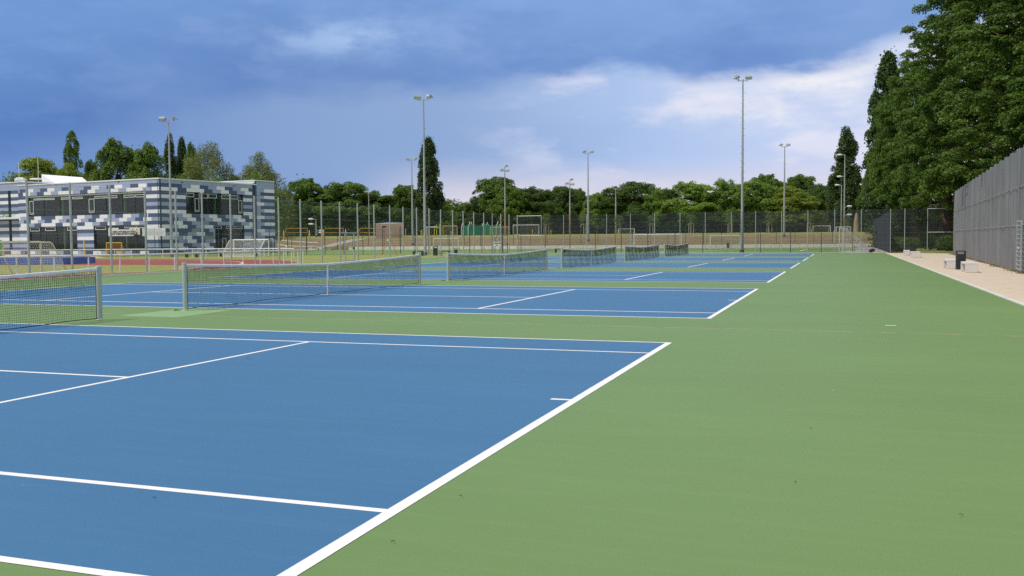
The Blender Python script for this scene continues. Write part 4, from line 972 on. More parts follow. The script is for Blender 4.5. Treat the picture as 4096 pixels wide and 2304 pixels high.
for u,v,s,lb in ((1742,1023,1.05,'dark litter bin between the two benches beside the pitch'),(1824,1022,.8,'dark litter bin partly hidden behind the third tennis net'),(2912,991.5,.95,'dark litter bin in front of the low wall, left of the tallest mast'),(1808,996,.95,'dark litter bin in front of the low wall behind the grey goal')): p=gp(u,v); waste_bin(p[0],p[1],lb,s,.3,'dark bins beside the football pitch')
# orange tripods
def tripod(label,ua,va,feet,D):
    t=dp(ua,va,D); b=gp(feet[0],1023); e=world_empty('training_frame',(t[0],t[1],0),label,'frame','orange legged frames on the pitch')
    for k,u in enumerate(feet):
        f=dp(u,1023,D*(1.0 if k!=1 else 1.03)); q=MB(); q.tube([(f[0],f[1],0),t if k!=2 else t+np.array(RT)*.35],.03,6); q.build('leg','orange_metal' if k!=1 else 'lamp_grey',e)
    q=MB(); q.tube([t+np.array((0,0,-.03)),t+np.array((0,0,.12))],[.1,.06],8); q.build('head','white_metal',e)
p=gp(1525,1022.5); D=float((p-CAM)@FW); tripod('tall frame with two orange legs in front of the brick shed',1552,962,(1525,1560,1588),D)
p=gp(1112,1027); D=float((p-CAM)@FW); tripod('orange legged frame near the end of the white railings',1146,987,(1112,1150,1185),D)
# notice board
b0=line_at(1990,DA,DB); n_=FW[:2]/np.linalg.norm(FW[:2]); rx=np.array((RT[0],RT[1]))/math.hypot(RT[0],RT[1]); p=b0-n_*.12; D=float((np.array((*p,0))-CAM)@FW)
nb_=world_empty('notice_board',(p[0],p[1],0),'white, black and red notice board on the dark gate post','sign'); fa=Facade(p,rx,-n_)
zz=lambda v: float(dp(1990,v,D)[2]); k_=D/F
q=MB(); fa.box(q,-15*k_,15*k_,zz(984),zz(966),0,.02); q.build('panel','banner_white',nb_)
q=MB(); fa.box(q,-12*k_,-3*k_,zz(976),zz(972),.021,.025); fa.box(q,4*k_,14*k_,zz(976),zz(972),.021,.025); fa.box(q,-13*k_,13*k_,zz(969),zz(967.5),.021,.025); fa.box(q,-8*k_,2*k_,zz(982.5),zz(980),.021,.025); q.build('black_print','ink',nb_)
q=MB(); D3=np.array((rx[0],rx[1],0)); N3=np.array((-n_[0],-n_[1],0)); disc(q,fa.pt(-1*k_,zz(974),.027),3.4*k_,0); q.build('red_mark','ink_red',nb_)
q=MB(); fa.box(q,-5*k_,8*k_,zz(959),zz(952.5),0,.02); q.build('small_plate','ink_grey',nb_)
q=MB(); 
for a in (-10*k_,10*k_): fa.box(q,a-.03,a+.03,0,zz(950),-.06,-.002)
q.build('post','fence_dark',nb_)
# ------------------------------------------------------------------ trees
def rdir(rs,n):
    v=rs.normal(size=(n,3)); return v/np.linalg.norm(v,axis=1,keepdims=True)
def leaves_mesh(name,P,N,size,rs,mat,aspect=.55,droop=0.):
    # P leaf centres, N leaf normals; each leaf a creased kite
    n=len(P); up=rdir(rs,n); T=np.cross(N,up); T/=np.linalg.norm(T,axis=1,keepdims=True)+1e-9
    T[:,2]-=droop; T/=np.linalg.norm(T,axis=1,keepdims=True)+1e-9
    B=np.cross(N,T); B/=np.linalg.norm(B,axis=1,keepdims=True)+1e-9
    s=(size*(.65+.7*rs.random(n)))[:,None] if not hasattr(size,'shape') else size[:,None]
    V=np.stack([P+T*s*.5,P+B*s*aspect*.5+N*s*.06,P-T*s*.5,P-B*s*aspect*.5+N*s*.06],1).reshape(-1,3)
    me=bpy.data.meshes.new(name); me.vertices.add(n*4); me.vertices.foreach_set('co',V.astype(np.float32).ravel())
    me.loops.add(n*4); me.loops.foreach_set('vertex_index',np.arange(n*4,dtype=np.int32)); me.polygons.add(n); me.polygons.foreach_set('loop_start',np.arange(0,n*4,4,dtype=np.int32)); me.polygons.foreach_set('loop_total',np.full(n,4,dtype=np.int32))
    me.materials.append(M(mat)); me.update(); me.validate(); return me
def clumps(rs,n,env,rmin,rmax,inner=.35,boughs=0,W_=1.,H=1.,bsc=1.):
    # env(z in 0..1) -> radius ; clump centres biased to the surface
    out=[]
    if boughs:
        bs=[]
        while len(bs)<boughs:
            z=rs.random(); r=env(z)
            if r<=0 or rs.random()>(r/.5)**1.3+.1: continue
            a=rs.random()*2*math.pi; Rb=rs.uniform(.13,.23)*(.75+.5*r)*bsc; k=.25+.75*rs.random()**.5; rr=max(0,r*k-Rb*.5)
            bs.append((rr*math.cos(a),rr*math.sin(a),min(z,1-Rb*W_/H*.6),Rb))
        for _ in range(n):
            b=bs[rs.integers(len(bs))]; d=rs.normal(size=3); d/=np.linalg.norm(d); 
            if d[2]<-.2: d[2]=-d[2]
            q_=b[3]*(.55+.45*rs.random()); out.append((b[0]+d[0]*q_,b[1]+d[1]*q_,b[2]+d[2]*q_*.8*W_/H,rs.uniform(rmin,rmax)))
        return np.array(out)
    while len(out)<n:
        z=rs.random(); r=env(z)
        if r<=0 or rs.random()>r/.5+.12: continue
        a=rs.random()*2*math.pi; k=(inner+(1-inner)*rs.random()**.5)
        R_=rs.uniform(rmin,rmax); rr=max(0,r*k-R_*.55); out.append((rr*math.cos(a),rr*math.sin(a),z,R_))
    return np.array(out)
def crown(name,seed,env,ncl,rmin,rmax,nleaf,size,mat,z0,H,W_,squash=.75,style='round',aspect=.55,inner=.35,shell=.55,stray=.05,boughs=0,bsc=1.):
    """real sized crown: height span z0..H, width W_ (env gives radius in units of W_)"""
    rs=np.random.default_rng(seed); cl=clumps(rs,ncl,env,rmin,rmax,inner,boughs,W_,H-z0,bsc)
    w=cl[:,3]**2; w/=w.sum(); k=rs.choice(len(cl),nleaf,p=w); c=cl[k]
    d=rdir(rs,nleaf); d[:,2]=np.where(d[:,2]<-.35,-d[:,2],d[:,2])
    rad=c[:,3]*(shell+(1-shell)*rs.random(nleaf)**.5); st=rs.random(nleaf)<stray; rad=np.where(st,rad*rs.uniform(1.,1.5,nleaf),rad)
    if style=='up':   # poplar: clumps stretched upward
        off=d*rad[:,None]*W_*np.array((1,1,2.4)); 
    elif style=='weep':
        off=d*rad[:,None]*W_*np.array((1,1,.7)); dr=rs.random(nleaf)**1.4*c[:,3]*W_*2.0; off[:,2]-=dr; 
    else: off=d*rad[:,None]*W_*np.array((1,1,squash))
    P=np.stack([c[:,0]*W_,c[:,1]*W_,z0+c[:,2]*(H-z0)],1)+off
    zt_=np.quantile(P[:,2],.9985); P[:,2]=z0*.6+(P[:,2]-z0*.6)*(H-z0*.6)/(zt_-z0*.6)
    P[:,:2]*=W_*.5/np.quantile(np.hypot(P[:,0],P[:,1]),.985)
    N=d*.75+rdir(rs,nleaf)*.75+np.array((0,0,.45)); N/=np.linalg.norm(N,axis=1,keepdims=True)
    ok=P[:,2]>.15; P,N=P[ok],N[ok]
    return leaves_mesh(name,P,N,size,rs,mat,aspect,.5 if style=='weep' else .12)
def trunk_mesh(name,seed,H,r,z0,W_,mat,limbs=9,env=None,lean=.0,up=.6):
    rn=random.Random(seed); q=MB(); pts=[];rs=[]
    for i in range(9): t=i/8; pts.append((W_*.02*math.sin(t*5+seed)+lean*t*H*.05,W_*.02*math.cos(t*4+seed),t*H*.86)); rs.append(r*(1.35 if i==0 else 1)*(1-t)**.7+.02)
    q.tube(pts,rs,9)
    for k in range(limbs):
        z=z0+(H*.8-z0)*(k+.3)/limbs*.85+.3; a=k*2.4+seed; e=W_*rn.uniform(.26,.42)*(env((z-z0)/(H-z0))/.5 if env else 1); b=np.array((0,0,z)); t=np.array((math.cos(a)*e,math.sin(a)*e,e*up*rn.uniform(.8,1.6)+.3))
        t[2]=min(t[2],max(.2,H*.72-z))
        q.tube([b,b+t*.4+np.array((0,0,-.1*e)),b+t],[r*.38,r*.24,.025],6)
    n=MB.build(q,name,mat); me=n.data; bpy.data.objects.remove(n); return me
def E_round(z): return .52*max(0,1-abs((z-.36)/.64)**2.1)**.58
def E_dome(z): return .5*max(0,(1-z**2.6))**.6*(1 if z>.12 else .75+z*2)
def E_pop(z): return .5*(min(1,(z+.12)/.22)**.7)*max(0,1-z)**.4
def E_cone(z): return .5*max(0,1-z)**.75*min(1,(z+.1)/.15)
def E_tall(z): return .5*min(1,(z+.15)/.3)*max(0,1-z**3.2)**.55
SP={}
def species(key,env,H,W_,z0,mat,bark,ncl,rmin,rmax,nleaf,size,seeds=(1,2),**k):
    lst=[]
    for s in seeds:
        kk=dict(k); tk={a:kk.pop(a) for a in ('limbs','up') if a in kk}; r=kk.pop('r',.028*H)
        lst.append((crown(key+'_crown',s*17+len(key),env,ncl,rmin,rmax,nleaf,size,mat,z0,H,W_,**kk),trunk_mesh(key+'_trunk',s,H,r,z0,W_,bark,env=env,**tk)))
    SP[key]=(lst,H,W_)
species('maple_big',E_tall,26.,14.,2.5,'leaf_maple','bark',900,.03,.06,190000,.19,(1,2,3),limbs=14,squash=.7,aspect=.7,shell=.4,boughs=130,bsc=.95)
species('maple_near',E_tall,26.,14.,5.,'leaf_maple','bark',1100,.025,.055,290000,.16,(1,2),limbs=14,squash=.7,aspect=.75,shell=.4,boughs=140,bsc=.95,stray=.1)
species('broadleaf',E_round,13.,16.,3.,'leaf_green','bark',420,.05,.085,64000,.34,(1,2,3,4),squash=.75,aspect=.65,boughs=56,bsc=1.0,shell=.35,stray=.08)
species('dark_broadleaf',E_round,13.,18.,3.,'leaf_dark_green','bark',420,.05,.085,64000,.34,(1,2,3),squash=.75,aspect=.65,boughs=58,bsc=1.0,shell=.35,stray=.08)
species('light_broadleaf',E_round,13.5,15.,2.6,'leaf_light','bark',420,.05,.09,60000,.32,(1,2,3),squash=.7,aspect=.6,stray=.14,boughs=46,bsc=1.05,shell=.3)
species('dome',E_dome,13.,15.,1.5,'leaf_lime','bark',240,.06,.11,42000,.34,(1,2),squash=.62,aspect=.6,inner=.5)
species('poplar',E_pop,24.,7.0,1.5,'leaf_poplar','bark',170,.05,.15,42000,.34,(1,2,3),style='up',stray=.06,r=.35,limbs=16,up=2.2,aspect=.7,inner=.3)
species('thin_poplar',E_pop,24.,7.5,2.,'leaf_fresh','bark',130,.05,.1,24000,.34,(1,),style='up',r=.3,limbs=16,up=2.2,aspect=.7,inner=.3)
species('tall_poplar',E_tall,22.,12.,1.5,'leaf_fresh','bark',130,.05,.10,36000,.38,(1,2),style='up',r=.4,limbs=16,up=1.6,aspect=.7,inner=.35)
species('birch',E_round,18.,14.,2.5,'leaf_olive','bark_pale',170,.06,.11,36000,.30,(1,2),style='weep',r=.25,limbs=12,up=.55,inner=.25,stray=.12)
species('conifer',E_cone,14.,8.,.5,'leaf_dark_green','bark',90,.07,.12,15000,.38,(1,),squash=.6,inner=.5)
species('young',E_round,5.5,3.2,2.3,'leaf_green','bark_pale',26,.1,.2,1500,.22,(1,2),r=.05,limbs=5,squash=.8)
TN=[0]
def tree(key,label,u,vt,wpx,D,group,zb=None,rot=None,hue=None,name='tree',var=None):
    lst,H,W_=SP[key]; TN[0]+=1; i=TN[0]; cr,tr=lst[i%len(lst) if var is None else var]
    p=dp(u,950,D); zb=terrain(p[0],p[1]) if zb is None else zb; zt_=float(dp(u,vt,D)[2]); sz=(zt_-zb)/(H*1.02); sx=wpx*D/F/W_
    e=empty(name,(p[0],p[1],zb-.05),label,'tree',group,rz=(i*2.399)%6.28 if rot is None else rot); e.scale=(sx,sx,sz)
    for nm,me in (('crown',cr),('trunk',tr)): o=bpy.data.objects.new(nm,me); C.objects.link(o); o.parent=e
    return e
gR='tall trees overhanging the right side'; gL='trees behind the school building'; gM='trees lining the upper field'
V=1.59
# right side, near to far
tree('maple_near','nearest huge maple filling the upper right corner of the picture',4410,-760,1080,52,gR,0,var=0)
tree('maple_near','big dense maple above the middle of the grey screen',4215,-420,900,68,gR,0,var=1)
tree('maple_big','tall maple behind the far end of the grey screen',3955,-300,690,88,gR,0,var=2)
tree('maple_big','tall maple standing behind the last panels of the far end fence',3790,25,480,106,gR,0,var=0)
tree('maple_big','lighter maple behind the black screen panel, left of the other maples',3660,225,360,125,gR,0,var=1)
tree('poplar','tall dark poplar whose thin tip rises above the row of right hand trees',3545,205,200,150,gR,0,name='poplar_tree',var=1)
tree('broadleaf','mid green broadleaf tree at the left end of the right hand row',3585,330,210,140,gR,0,var=0)
tree('poplar','dark poplar forming the left edge of the right hand row of trees',3512,392,112,165,gR,.5,name='poplar_tree',var=2)
tree('broadleaf','lower bushy tree at the foot of the right hand row, left of its poplars',3500,650,130,172,gR,1.,var=2)
tree('poplar','lone slender poplar standing apart left of the right hand row',3380,506,150,205,gM,name='poplar_tree',var=0)
# behind the school
tree('dome','broad round yellow green tree behind the left end of the school roof',158,628,320,195,gL,0,var=0)
tree('dome','bright yellow green dome shaped tree behind the white rooflight',285,652,220,185,gL,0,var=1)
tree('thin_poplar','thin grey green poplar rising above the two yellow green domes',300,520,104,230,gL,0,name='poplar_tree')
tree('tall_poplar','wide upright poplar group left of centre behind the school',475,550,240,215,gL,0,var=0)
tree('tall_poplar','upright poplar left of the mast, right of the wide poplar group',600,566,190,212,gL,0,var=1)
tree('broadleaf','low dark tree filling the gap left of the wide poplar group',378,640,110,220,gL,0,var=1)
tree('poplar','slender dark poplar just right of the mast in front of the school',690,532,86,225,gL,0,name='poplar_tree',var=0)
tree('poplar','second slender dark poplar, between the mast and the pale birch',736,546,80,228,gL,0,name='poplar_tree',var=1)
tree('tall_poplar','fresh green tree partly behind the pale birch',775,566,92,222,gL,0,var=0)
tree('birch','pale olive birch with whitish trunk behind the school',835,566,230,205,gL,0,name='birch_tree',var=0)
tree('birch','weeping olive green tree behind the right end of the school',1045,606,225,200,gL,0,name='birch_tree',var=1)
tree('broadleaf','small bright green tree between the birch and the weeping tree',948,694,90,230,gL,0,var=2)
tree('birch','small thin birch just right of the school tower',1148,738,80,215,gL,0,name='birch_tree',var=0)
# middle line beyond the upper field
tree('broadleaf','rounded dark green tree right of the school, behind the first volleyball net',1236,712,217,222,gM,var=0)
tree('broadleaf','broad green tree behind the middle volleyball net',1385,728,295,220,gM,var=1)
tree('broadleaf','low wide tree behind the brick shed',1535,780,234,225,gM,var=2)
tree('broadleaf','green tree at the left foot of the lone left poplar',1622,738,186,222,gM,var=0)
tree('poplar','tall dark poplar behind the mast left of centre',1718,546,124,205,gM,name='poplar_tree',var=1)
tree('light_broadleaf','small thin leaved tree right of the left poplar',1780,795,93,215,gM,var=0)
tree('broadleaf','low tree left of the dark conifer',1848,812,139,235,gM,var=1)
tree('conifer','dark conical conifer left of the domed tree',1897,764,70,225,gM,name='conifer_tree')
tree('dome','tall domed green tree behind the part wooden mast',1990,708,249,232,gM,var=0).children[0].data=SP['broadleaf'][0][1][0]
tree('broadleaf','lower green tree in front of the domed tree',2040,745,171,222,gM,var=2)
tree('dark_broadleaf','dark wide tree right of the domed one',2140,748,234,225,gM,var=0)
tree('dark_broadleaf','dark broad tree above the white upper goal',2235,744,234,228,gM,var=1)
tree('broadleaf','small crown right of the stacked lamp mast',2308,752,124,230,gM,var=0)
tree('light_broadleaf','small pale tree right of the slim mast behind the low wall',2385,768,139,224,gM,var=1)
tree('dark_broadleaf','large round dark tree in the middle of the tree line',2512,726,335,226,gM,var=1)
tree('light_broadleaf','sparse tree at the right shoulder of the big round tree',2618,752,108,220,gM,var=0)
tree('dark_broadleaf','thin dark tree right of the gap in the tree line',2676,750,124,228,gM,var=0)
tree('light_broadleaf','light green feathery tree right of the gap in the tree line',2775,725,280,222,gM,var=1)
tree('dark_broadleaf','low dark tree between the feathery tree and the mistletoe tree',2868,768,139,232,gM,var=1)
mist=tree('light_broadleaf','yellow green tree with dark mistletoe balls, left of the tallest mast',2920,714,202,220,gM,var=0)
mist2=tree('light_broadleaf','broad yellow green tree behind the tallest mast',3020,720,217,222,gM,var=1)
tree('broadleaf','higher rounded green crown right of the tallest mast',3065,695,186,240,gM,var=0)
tree('broadleaf','rounded green crown behind the mast left of the lone poplar',3190,698,234,238,gM,var=1)
tree('dome','low spreading yellow green willow in front of the rounded crowns',3150,742,280,222,gM,name='willow_tree',var=1)
tree('dark_broadleaf','dark bushy tree left of the lone poplar',3285,735,202,226,gM,var=0)
# mistletoe balls belong to their tree
q=MB(); rn=random.Random(4); rs=np.random.default_rng(9)
me=leaves_mesh('mistletoe',np.concatenate([np.array((x,y,z))+rdir(rs,160)*r*rs.random(160)[:,None]**.4 for x,y,z,r in ((-3.2,-4.2,9.,.55),(-1.,-5,6.5,.6),(1.5,-5,10.5,.5),(2.8,-4.4,7.6,.6),(-2.2,-4.6,11.3,.45),(.4,-5.2,8.6,.5),(3.4,-3.8,5.2,.6))]),rdir(rs,160*7),.3,rs,'leaf_dark_green')
for t in (mist,mist2):
    o=bpy.data.objects.new('mistletoe',me); C.objects.link(o); o.parent=t; o.rotation_euler[2]=-t.rotation_euler[2]-YAW
# staked young trees
def staked(u,label,vt,D=181.,u_w=44):
    e=tree('young',label,u,vt,u_w,D,'staked young trees on the upper field',name='young_tree')
    e.scale=(e.scale[0],)*2+(e.scale[2],); q=MB(); s=e.scale
    for a in (0.3,2.4,4.5): q.tube([(.55*math.cos(a)/s[0],.55*math.sin(a)/s[1],0),(.5*math.cos(a)/s[0],.5*math.sin(a)/s[1],2.0/s[2])],.06/s[0],5)
    for a,b in ((.3,2.4),(2.4,4.5),(4.5,.3)): q.tube([(.5*math.cos(a)/s[0],.5*math.sin(a)/s[1],1.9/s[2]),(.5*math.cos(b)/s[0],.5*math.sin(b)/s[1],1.9/s[2])],.05/s[0],4)
    o=q.build('stake_frame','stake_wood',None); o.parent=e; return e
for u,vt,lb in ((2185,850,'staked young tree right of the white upper goal'),(2334,850,'staked young tree left of the slim mast above the fourth net'),(2475,858,'staked young tree beside the low white upper goal'),(2610,858,'staked young tree above the wide white goal'),(2764,856,'staked young tree below the light green feathery tree'),(2918,862,'staked young tree left of the tallest mast'),(3076,858,'staked young tree left of the mast before the willow'),(3239,858,'staked young tree beside the left of the two upper right goals'),(3385,866,'staked young tree at the foot of the lone poplar')): staked(u,lb,vt)
# stout brown trunk right of the lone poplar
p=dp(3424,950,178.); z=terrain(*p[:2]); e=empty('old_tree',(p[0],p[1],z-.1),'stout brown trunk right of the lone poplar, its crown merging with the right hand trees','tree',gR)
q=MB(); q.tube([(0,0,0),(.02,0,.5),(0,0,2),(.05,.1,2.8),(.1,.2,3.7)],[.75,.5,.42,.36,.2],12); q.build('trunk','wood_pole',None).parent=e
o=bpy.data.objects.new('crown',SP['broadleaf'][0][1][0]); C.objects.link(o); o.parent=e; o.scale=(.35,.35,.7); o.location=(3.6,1.,2.2)
# undergrowth masses
def thicket(name,seed,pts,n,size,mat,label,h0,h1,spread):
    rs=np.random.default_rng(seed); pts=np.array(pts); seg=rs.integers(0,len(pts)-1,n); t=rs.random(n)[:,None]; P=pts[seg]*(1-t)+pts[seg+1]*t
    P=P+np.concatenate([rs.normal(size=(n,2))*spread,np.zeros((n,1))],1)
    hh=(h0+(h1-h0)*(.5+.5*np.sin(P[:,0]*.55+seed)*np.sin(P[:,1]*.31+P[:,0]*.17)))*rs.random(n)**1.15
    P[:,2]+=hh; N=rdir(rs,n)+np.array((0,0,.5)); N/=np.linalg.norm(N,axis=1,keepdims=True)
    me=leaves_mesh(name,P,N,size,rs,mat,.7); o=bpy.data.objects.new(name,me); C.objects.link(o); stuff(o); o['label']=label; o['category']='undergrowth'; return o
def ln(us,D,z=None):
    o=[]
    for u in us: p=dp(u,950,D); o.append((p[0],p[1],terrain(p[0],p[1]) if z is None else z))
    return o
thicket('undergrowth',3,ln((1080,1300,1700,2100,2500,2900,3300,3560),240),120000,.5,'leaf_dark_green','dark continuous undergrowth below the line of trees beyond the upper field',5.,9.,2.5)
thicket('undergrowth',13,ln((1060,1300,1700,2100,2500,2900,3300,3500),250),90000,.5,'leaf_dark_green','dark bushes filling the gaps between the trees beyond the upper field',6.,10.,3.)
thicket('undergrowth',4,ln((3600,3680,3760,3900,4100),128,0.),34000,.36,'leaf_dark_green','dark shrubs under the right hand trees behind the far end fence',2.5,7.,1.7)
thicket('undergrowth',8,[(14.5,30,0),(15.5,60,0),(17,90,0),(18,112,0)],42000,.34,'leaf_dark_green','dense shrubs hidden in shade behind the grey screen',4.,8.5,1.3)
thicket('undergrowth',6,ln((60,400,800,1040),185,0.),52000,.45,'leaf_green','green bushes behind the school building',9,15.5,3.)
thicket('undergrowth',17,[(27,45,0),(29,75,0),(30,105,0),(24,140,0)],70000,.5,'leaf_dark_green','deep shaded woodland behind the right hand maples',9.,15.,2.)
# lawn strip and low shrubs right of the pitch
mb=MB(); mb.poly([(7.0,97,0),(13,93.5,0),(60,93,0),(60,170,0),(9.5,150,0)]); o=mb.build('lawn','grass_lawn'); o.location.z=-.02; struct(o)
def shrub(u,D,h,w,mat,label,n=2200,z=0.):
    p=dp(u,950,D); e=empty('shrub',(p[0],p[1],z),label,'shrub','shrubs beyond the far end fence'); rs=np.random.default_rng(int(u)); P=rdir(rs,n)*np.array((w/2,w/2,h/2))*(rs.random(n)[:,None]**.3)*(1+.2*np.sin(rdir(rs,n)*9).sum(1)[:,None]*.3)+np.array((0,0,h/2)); P[:,2]=np.abs(P[:,2])
    o=bpy.data.objects.new('foliage',leaves_mesh('foliage',P,rdir(rs,n),.16,rs,mat)); C.objects.link(o); o.parent=e
    q=MB(); 
    for a in range(5): q.tube([(0,0,0),(w*.2*math.cos(a*1.3),w*.2*math.sin(a*1.3),h*.7)],.02,4)
    q.build('stem','bark',None).parent=e
shrub(3592,110,1.6,2.6,'leaf_green','rounded shrub behind the fence, just right of the black screen panel')
shrub(3640,104,1.5,2.2,'leaf_green','shrub behind the fence left of the distant bench')
shrub(3720,106,2.4,3.,'leaf_maple','bushy shrub behind the fence between the distant bench and the screen end')
shrub(3790,101,1.7,2.4,'leaf_maple','shrub behind the fence right beside the grey screen end')
shrub(3492,150,1.3,2.2,'leaf_dark_green','dark shrub at the right end of the low concrete wall')
p=dp(3600,1000,101.); e=empty('brush_pile',(p[0],p[1],0),'heap of dead branches on the grass behind the far end fence','brush pile'); q=MB(); rn=random.Random(2)
for k in range(60): a=rn.random()*6.28; q.tube([(rn.gauss(0,.3),rn.gauss(0,.2),.03),(rn.gauss(0,.5)+.6*math.cos(a),.4*math.sin(a),rn.uniform(.1,.5))],.018,4)
q.build('branch','bark',None).parent=e
# a few leaves blown onto the court
for k,(u,v,mt_,lb) in enumerate(((615,1996,'leaf_dark','small dark curled leaf on the nearest court near the near sideline'),(991,1435,'leaf_dry','dry leaf on the blue near the service line of the nearest court'),(1845,1990,'leaf_dry','dry brown leaf on the green just right of the baseline'),(1575,2172,'leaf_dry','greenish dry leaf low on the green below the baseline'),(3180,1933,'leaf_dark','small dark crumb far right on the green surface'),(2837,1234,'leaf_dark','dark leaf on the second court near its baseline'),(3243,1718,'leaf_dark','dark speck of leaf in the middle of the wide green area'),(3848,2066,'leaf_dry','curled leaf near the lower right corner of the green'))):
    p=gp(u,v); s=.009 if v>1500 else .018; e=empty('fallen_leaf',(p[0],p[1],.006),lb,'leaf','leaves lying on the courts',rz=k*1.3); q=MB()
    q.add([(-s,0,.003),(-s*.2,-s*.45,.007),(s,0,.010),(-s*.1,s*.45,.006),(0,0,.002)],[(0,1,4),(1,2,4),(2,3,4),(3,0,4)]); q.build('blade',mt_,None).parent=e; q=MB(); q.tube([(s,0,.009),(s*1.5,s*.1,.003)],.0025,4); q.build('stalk',mt_,None).parent=e
# ------------------------------------------------------------------ sky and light
SUN_AZ,SUN_EL=R(231),R(58)    # compass style: clockwise from +y
wd=bpy.data.worlds.new('World'); scene.world=wd; wd.use_nodes=True; nt=wd.node_tree; nt.nodes.clear(); g=G_(nt)
out=g.n('ShaderNodeOutputWorld'); bg=g.n('ShaderNodeBackground'); nt.links.new(bg.outputs[0],out.inputs[0])
sk=g.n('ShaderNodeTexSky',sky_type='NISHITA'); sk.sun_disc=False; sk.sun_elevation=SUN_EL; sk.sun_rotation=SUN_AZ
dirv=g.coord('Generated'); s=g.n('ShaderNodeSeparateXYZ'); g.put(s.inputs[0],dirv)
x,y,z=s.outputs
xr=g.m('ADD',g.m('MULTIPLY',x,cy),g.m('MULTIPLY',y,-sy)); yf=g.m('ADD',g.m('MULTIPLY',x,sy),g.m('MULTIPLY',y,cy))
X=g.m('ARCTAN2',xr,yf); Y=g.m('ARCSINE',z)      # azimuth from the court axis view, elevation
xyv=g.n('ShaderNodeCombineXYZ'); g.put(xyv.inputs[0],X); g.put(xyv.inputs[1],Y)
vec=xyv.outputs[0]
def curve(val,pts,lo,hi,vlo,vhi):
    nd=g.n('ShaderNodeFloatCurve'); g.put(nd.inputs['Value'],g.mr(val,lo,hi,0,1)); c=nd.mapping.curves[0]
    P=[((a-lo)/(hi-lo),(b-vlo)/(vhi-vlo)) for a,b in pts]
    while len(c.points)<len(P): c.points.new(.5,.5)
    for p_,(a,b) in zip(c.points,P): p_.location=(a,b); p_.handle_type='AUTO'
    nd.mapping.update(); return g.mr(nd.outputs[0],0,1,vlo,vhi)
ep=[]
for u,v in ((0,375),(300,300),(560,262),(700,222),(950,215),(1190,226),(1290,203),(1480,178),(1650,186),(1850,190),(2000,172),(2170,146),(2300,105)):
    d=ray(u*1.59,v*1.59); d=d/np.linalg.norm(d); ep.append((math.atan2(d[0]*cy-d[1]*sy,d[0]*sy+d[1]*cy),math.asin(d[2])))
ep=[(-.62,ep[0][1]-.01)]+ep+[(.62,ep[-1][1]+.03)]
edge=curve(X,ep,-.65,.65,.05,.27)
n1=g.noise(g.mapping(vec,(6,17,1)),1.,6,.55); n2=g.noise(g.mapping(vec,(14,34,1),loc=(3,1,0)),1.,6,.6); n3=g.noise(g.mapping(vec,(3.,8.,1),loc=(7,2,0)),1.,5,.5)
dY=g.m('ADD',g.m('SUBTRACT',Y,edge),g.m('MULTIPLY_ADD',n1,.05,-.025)); dY=g.m('ADD',dY,g.m('MULTIPLY_ADD',n2,.034,-.017))
soft=g.mr(g.ss(X,-.2,.1),0,1,.024,.012)
above=g.n('ShaderNodeMapRange',interpolation_type='SMOOTHSTEP'); g.put(above.inputs[0],dY); g.put(above.inputs[1],g.m('MULTIPLY',soft,-1)); g.put(above.inputs[2],soft); above=above.outputs[0]
h_up=g.ss(g.m('SUBTRACT',Y,edge),.0,.11)
left=g.ss(X,-.35,.12)
c_edge=g.mix(left,srgb(76,122,190),srgb(104,147,211)); c_top=g.mix(g.ss(X,-.5,.3),srgb(102,148,213),srgb(124,167,226))
ca=g.mix(g.m('MULTIPLY_ADD',n3,.5,h_up,clamp=True) if False else h_up,c_edge,c_top)
ca=g.mix(g.mr(n3,.42,.66,0,.42),ca,srgb(140,176,230)); ca=g.mix(g.mr(n1,.46,.68,0,.42),ca,srgb(78,124,194)); ca=g.mix(g.mr(n2,.5,.7,0,.14),ca,srgb(165,190,235))
# pale streak patch in the dark cloud
px=g.m('DIVIDE',g.m('ADD',X,.165),.11); py=g.m('DIVIDE',g.m('SUBTRACT',Y,.205),.022); pr_=g.m('ADD',g.m('MULTIPLY',px,px),g.m('MULTIPLY',py,py)); pm=g.m('MULTIPLY',g.m('EXPONENT',g.m('MULTIPLY',pr_,-1)),g.mr(n2,.35,.6,.2,.75)); ca=g.mix(pm,ca,srgb(168,200,242))
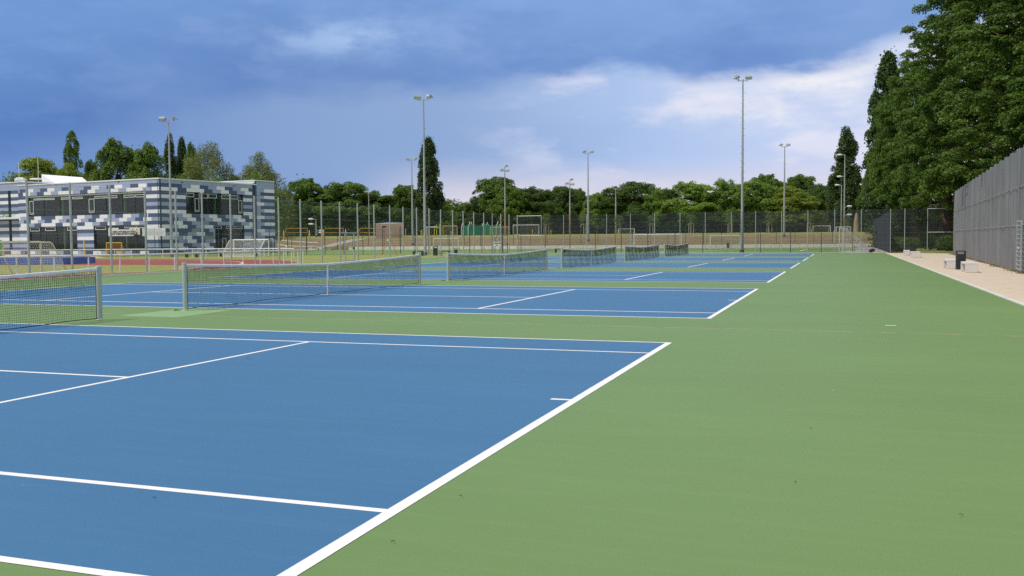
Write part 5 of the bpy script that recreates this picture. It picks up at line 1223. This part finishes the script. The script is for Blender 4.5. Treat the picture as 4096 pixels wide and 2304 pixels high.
# below the cloud edge
b1=g.mix(g.ss(X,-.5,-.08),srgb(98,138,201),srgb(138,168,213)); b2=g.mix(g.ss(X,-.12,.16),b1,srgb(168,195,238)); cb=g.mix(g.ss(X,.1,.42),b2,srgb(202,215,247)); cb=g.mix(g.mr(n3,.4,.65,0,.3),cb,srgb(120,158,215))
wisp=g.m('MULTIPLY',g.ss(n1,.47,.62),g.ss(X,-.1,.16)); cb=g.mix(g.m('MULTIPLY',wisp,.85),cb,srgb(224,226,246))
bl=g.m('MULTIPLY',g.mr(n3,.5,.68,0,.75),g.m('MULTIPLY',g.ss(X,-.05,.1),g.ss(g.m('MULTIPLY',Y,-1),-.115,-.05))); cb=g.mix(bl,cb,srgb(150,186,236))
glow=g.m('MULTIPLY',g.m('MULTIPLY',g.ss(X,.10,.34),g.ss(dY,-.075,-.012)),g.mr(n2,.34,.66,.1,.95)); cb=g.mix(glow,cb,srgb(250,248,250))
hz_=g.m('MULTIPLY',g.ss(g.m('ADD',g.m('MULTIPLY',Y,-1),g.m('MULTIPLY_ADD',n1,.03,-.015)),-.095,-.035),g.ss(X,-.2,-.04)); cb=g.mix(g.m('MULTIPLY',hz_,.95),cb,srgb(224,218,230))
hs=g.n('ShaderNodeHueSaturation'); hs.inputs['Saturation'].default_value=.93; hs.inputs['Value'].default_value=.99; g.put(hs.inputs['Color'],g.mix(above,cb,ca)); front=hs.outputs[0]
# overhead and behind: broken bright cloud over blue
nb_n=g.noise(g.mapping(dirv,(2.2,2.2,4.)),1.,6,.6); cover=g.ss(nb_n,.38,.62)
skc=g.mix(1.0,sk.outputs[0],(.085,.085,.085),'MULTIPLY')
rear=g.mix(cover,skc,(1.02,1.04,1.12))
fm=g.m('MULTIPLY',g.ss(yf,.15,.6),g.ss(g.m('MULTIPLY',Y,-1),-.75,-.33))
col=g.mix(fm,rear,front); 
low=g.ss(z,-.02,.0); col=g.mix(low,(.14,.17,.12),col)
nt.links.new(col,bg.inputs[0]); bg.inputs[1].default_value=1.0
sd=bpy.data.lights.new('sun','SUN'); so=bpy.data.objects.new('sun',sd); C.objects.link(so); sd.energy=2.85; sd.angle=R(.6); sd.color=(1.,.955,.88)
sv=Vector((math.sin(SUN_AZ)*math.cos(SUN_EL),math.cos(SUN_AZ)*math.cos(SUN_EL),math.sin(SUN_EL))); so.rotation_euler=sv.to_track_quat('Z','Y').to_euler(); so.location=(-40,-30,60)
scene.view_settings.view_transform='Standard'; scene.view_settings.look='None'; scene.view_settings.exposure=0; scene.view_settings.gamma=1
scene.render.engine='CYCLES'; scene.cycles.transparent_max_bounces=40; scene.cycles.max_bounces=8; scene.cycles.transmission_bounces=6; scene.cycles.use_denoising=False
for o in scene.objects:
    if '_base' in o: del o['_base']
bpy.context.view_layer.update()
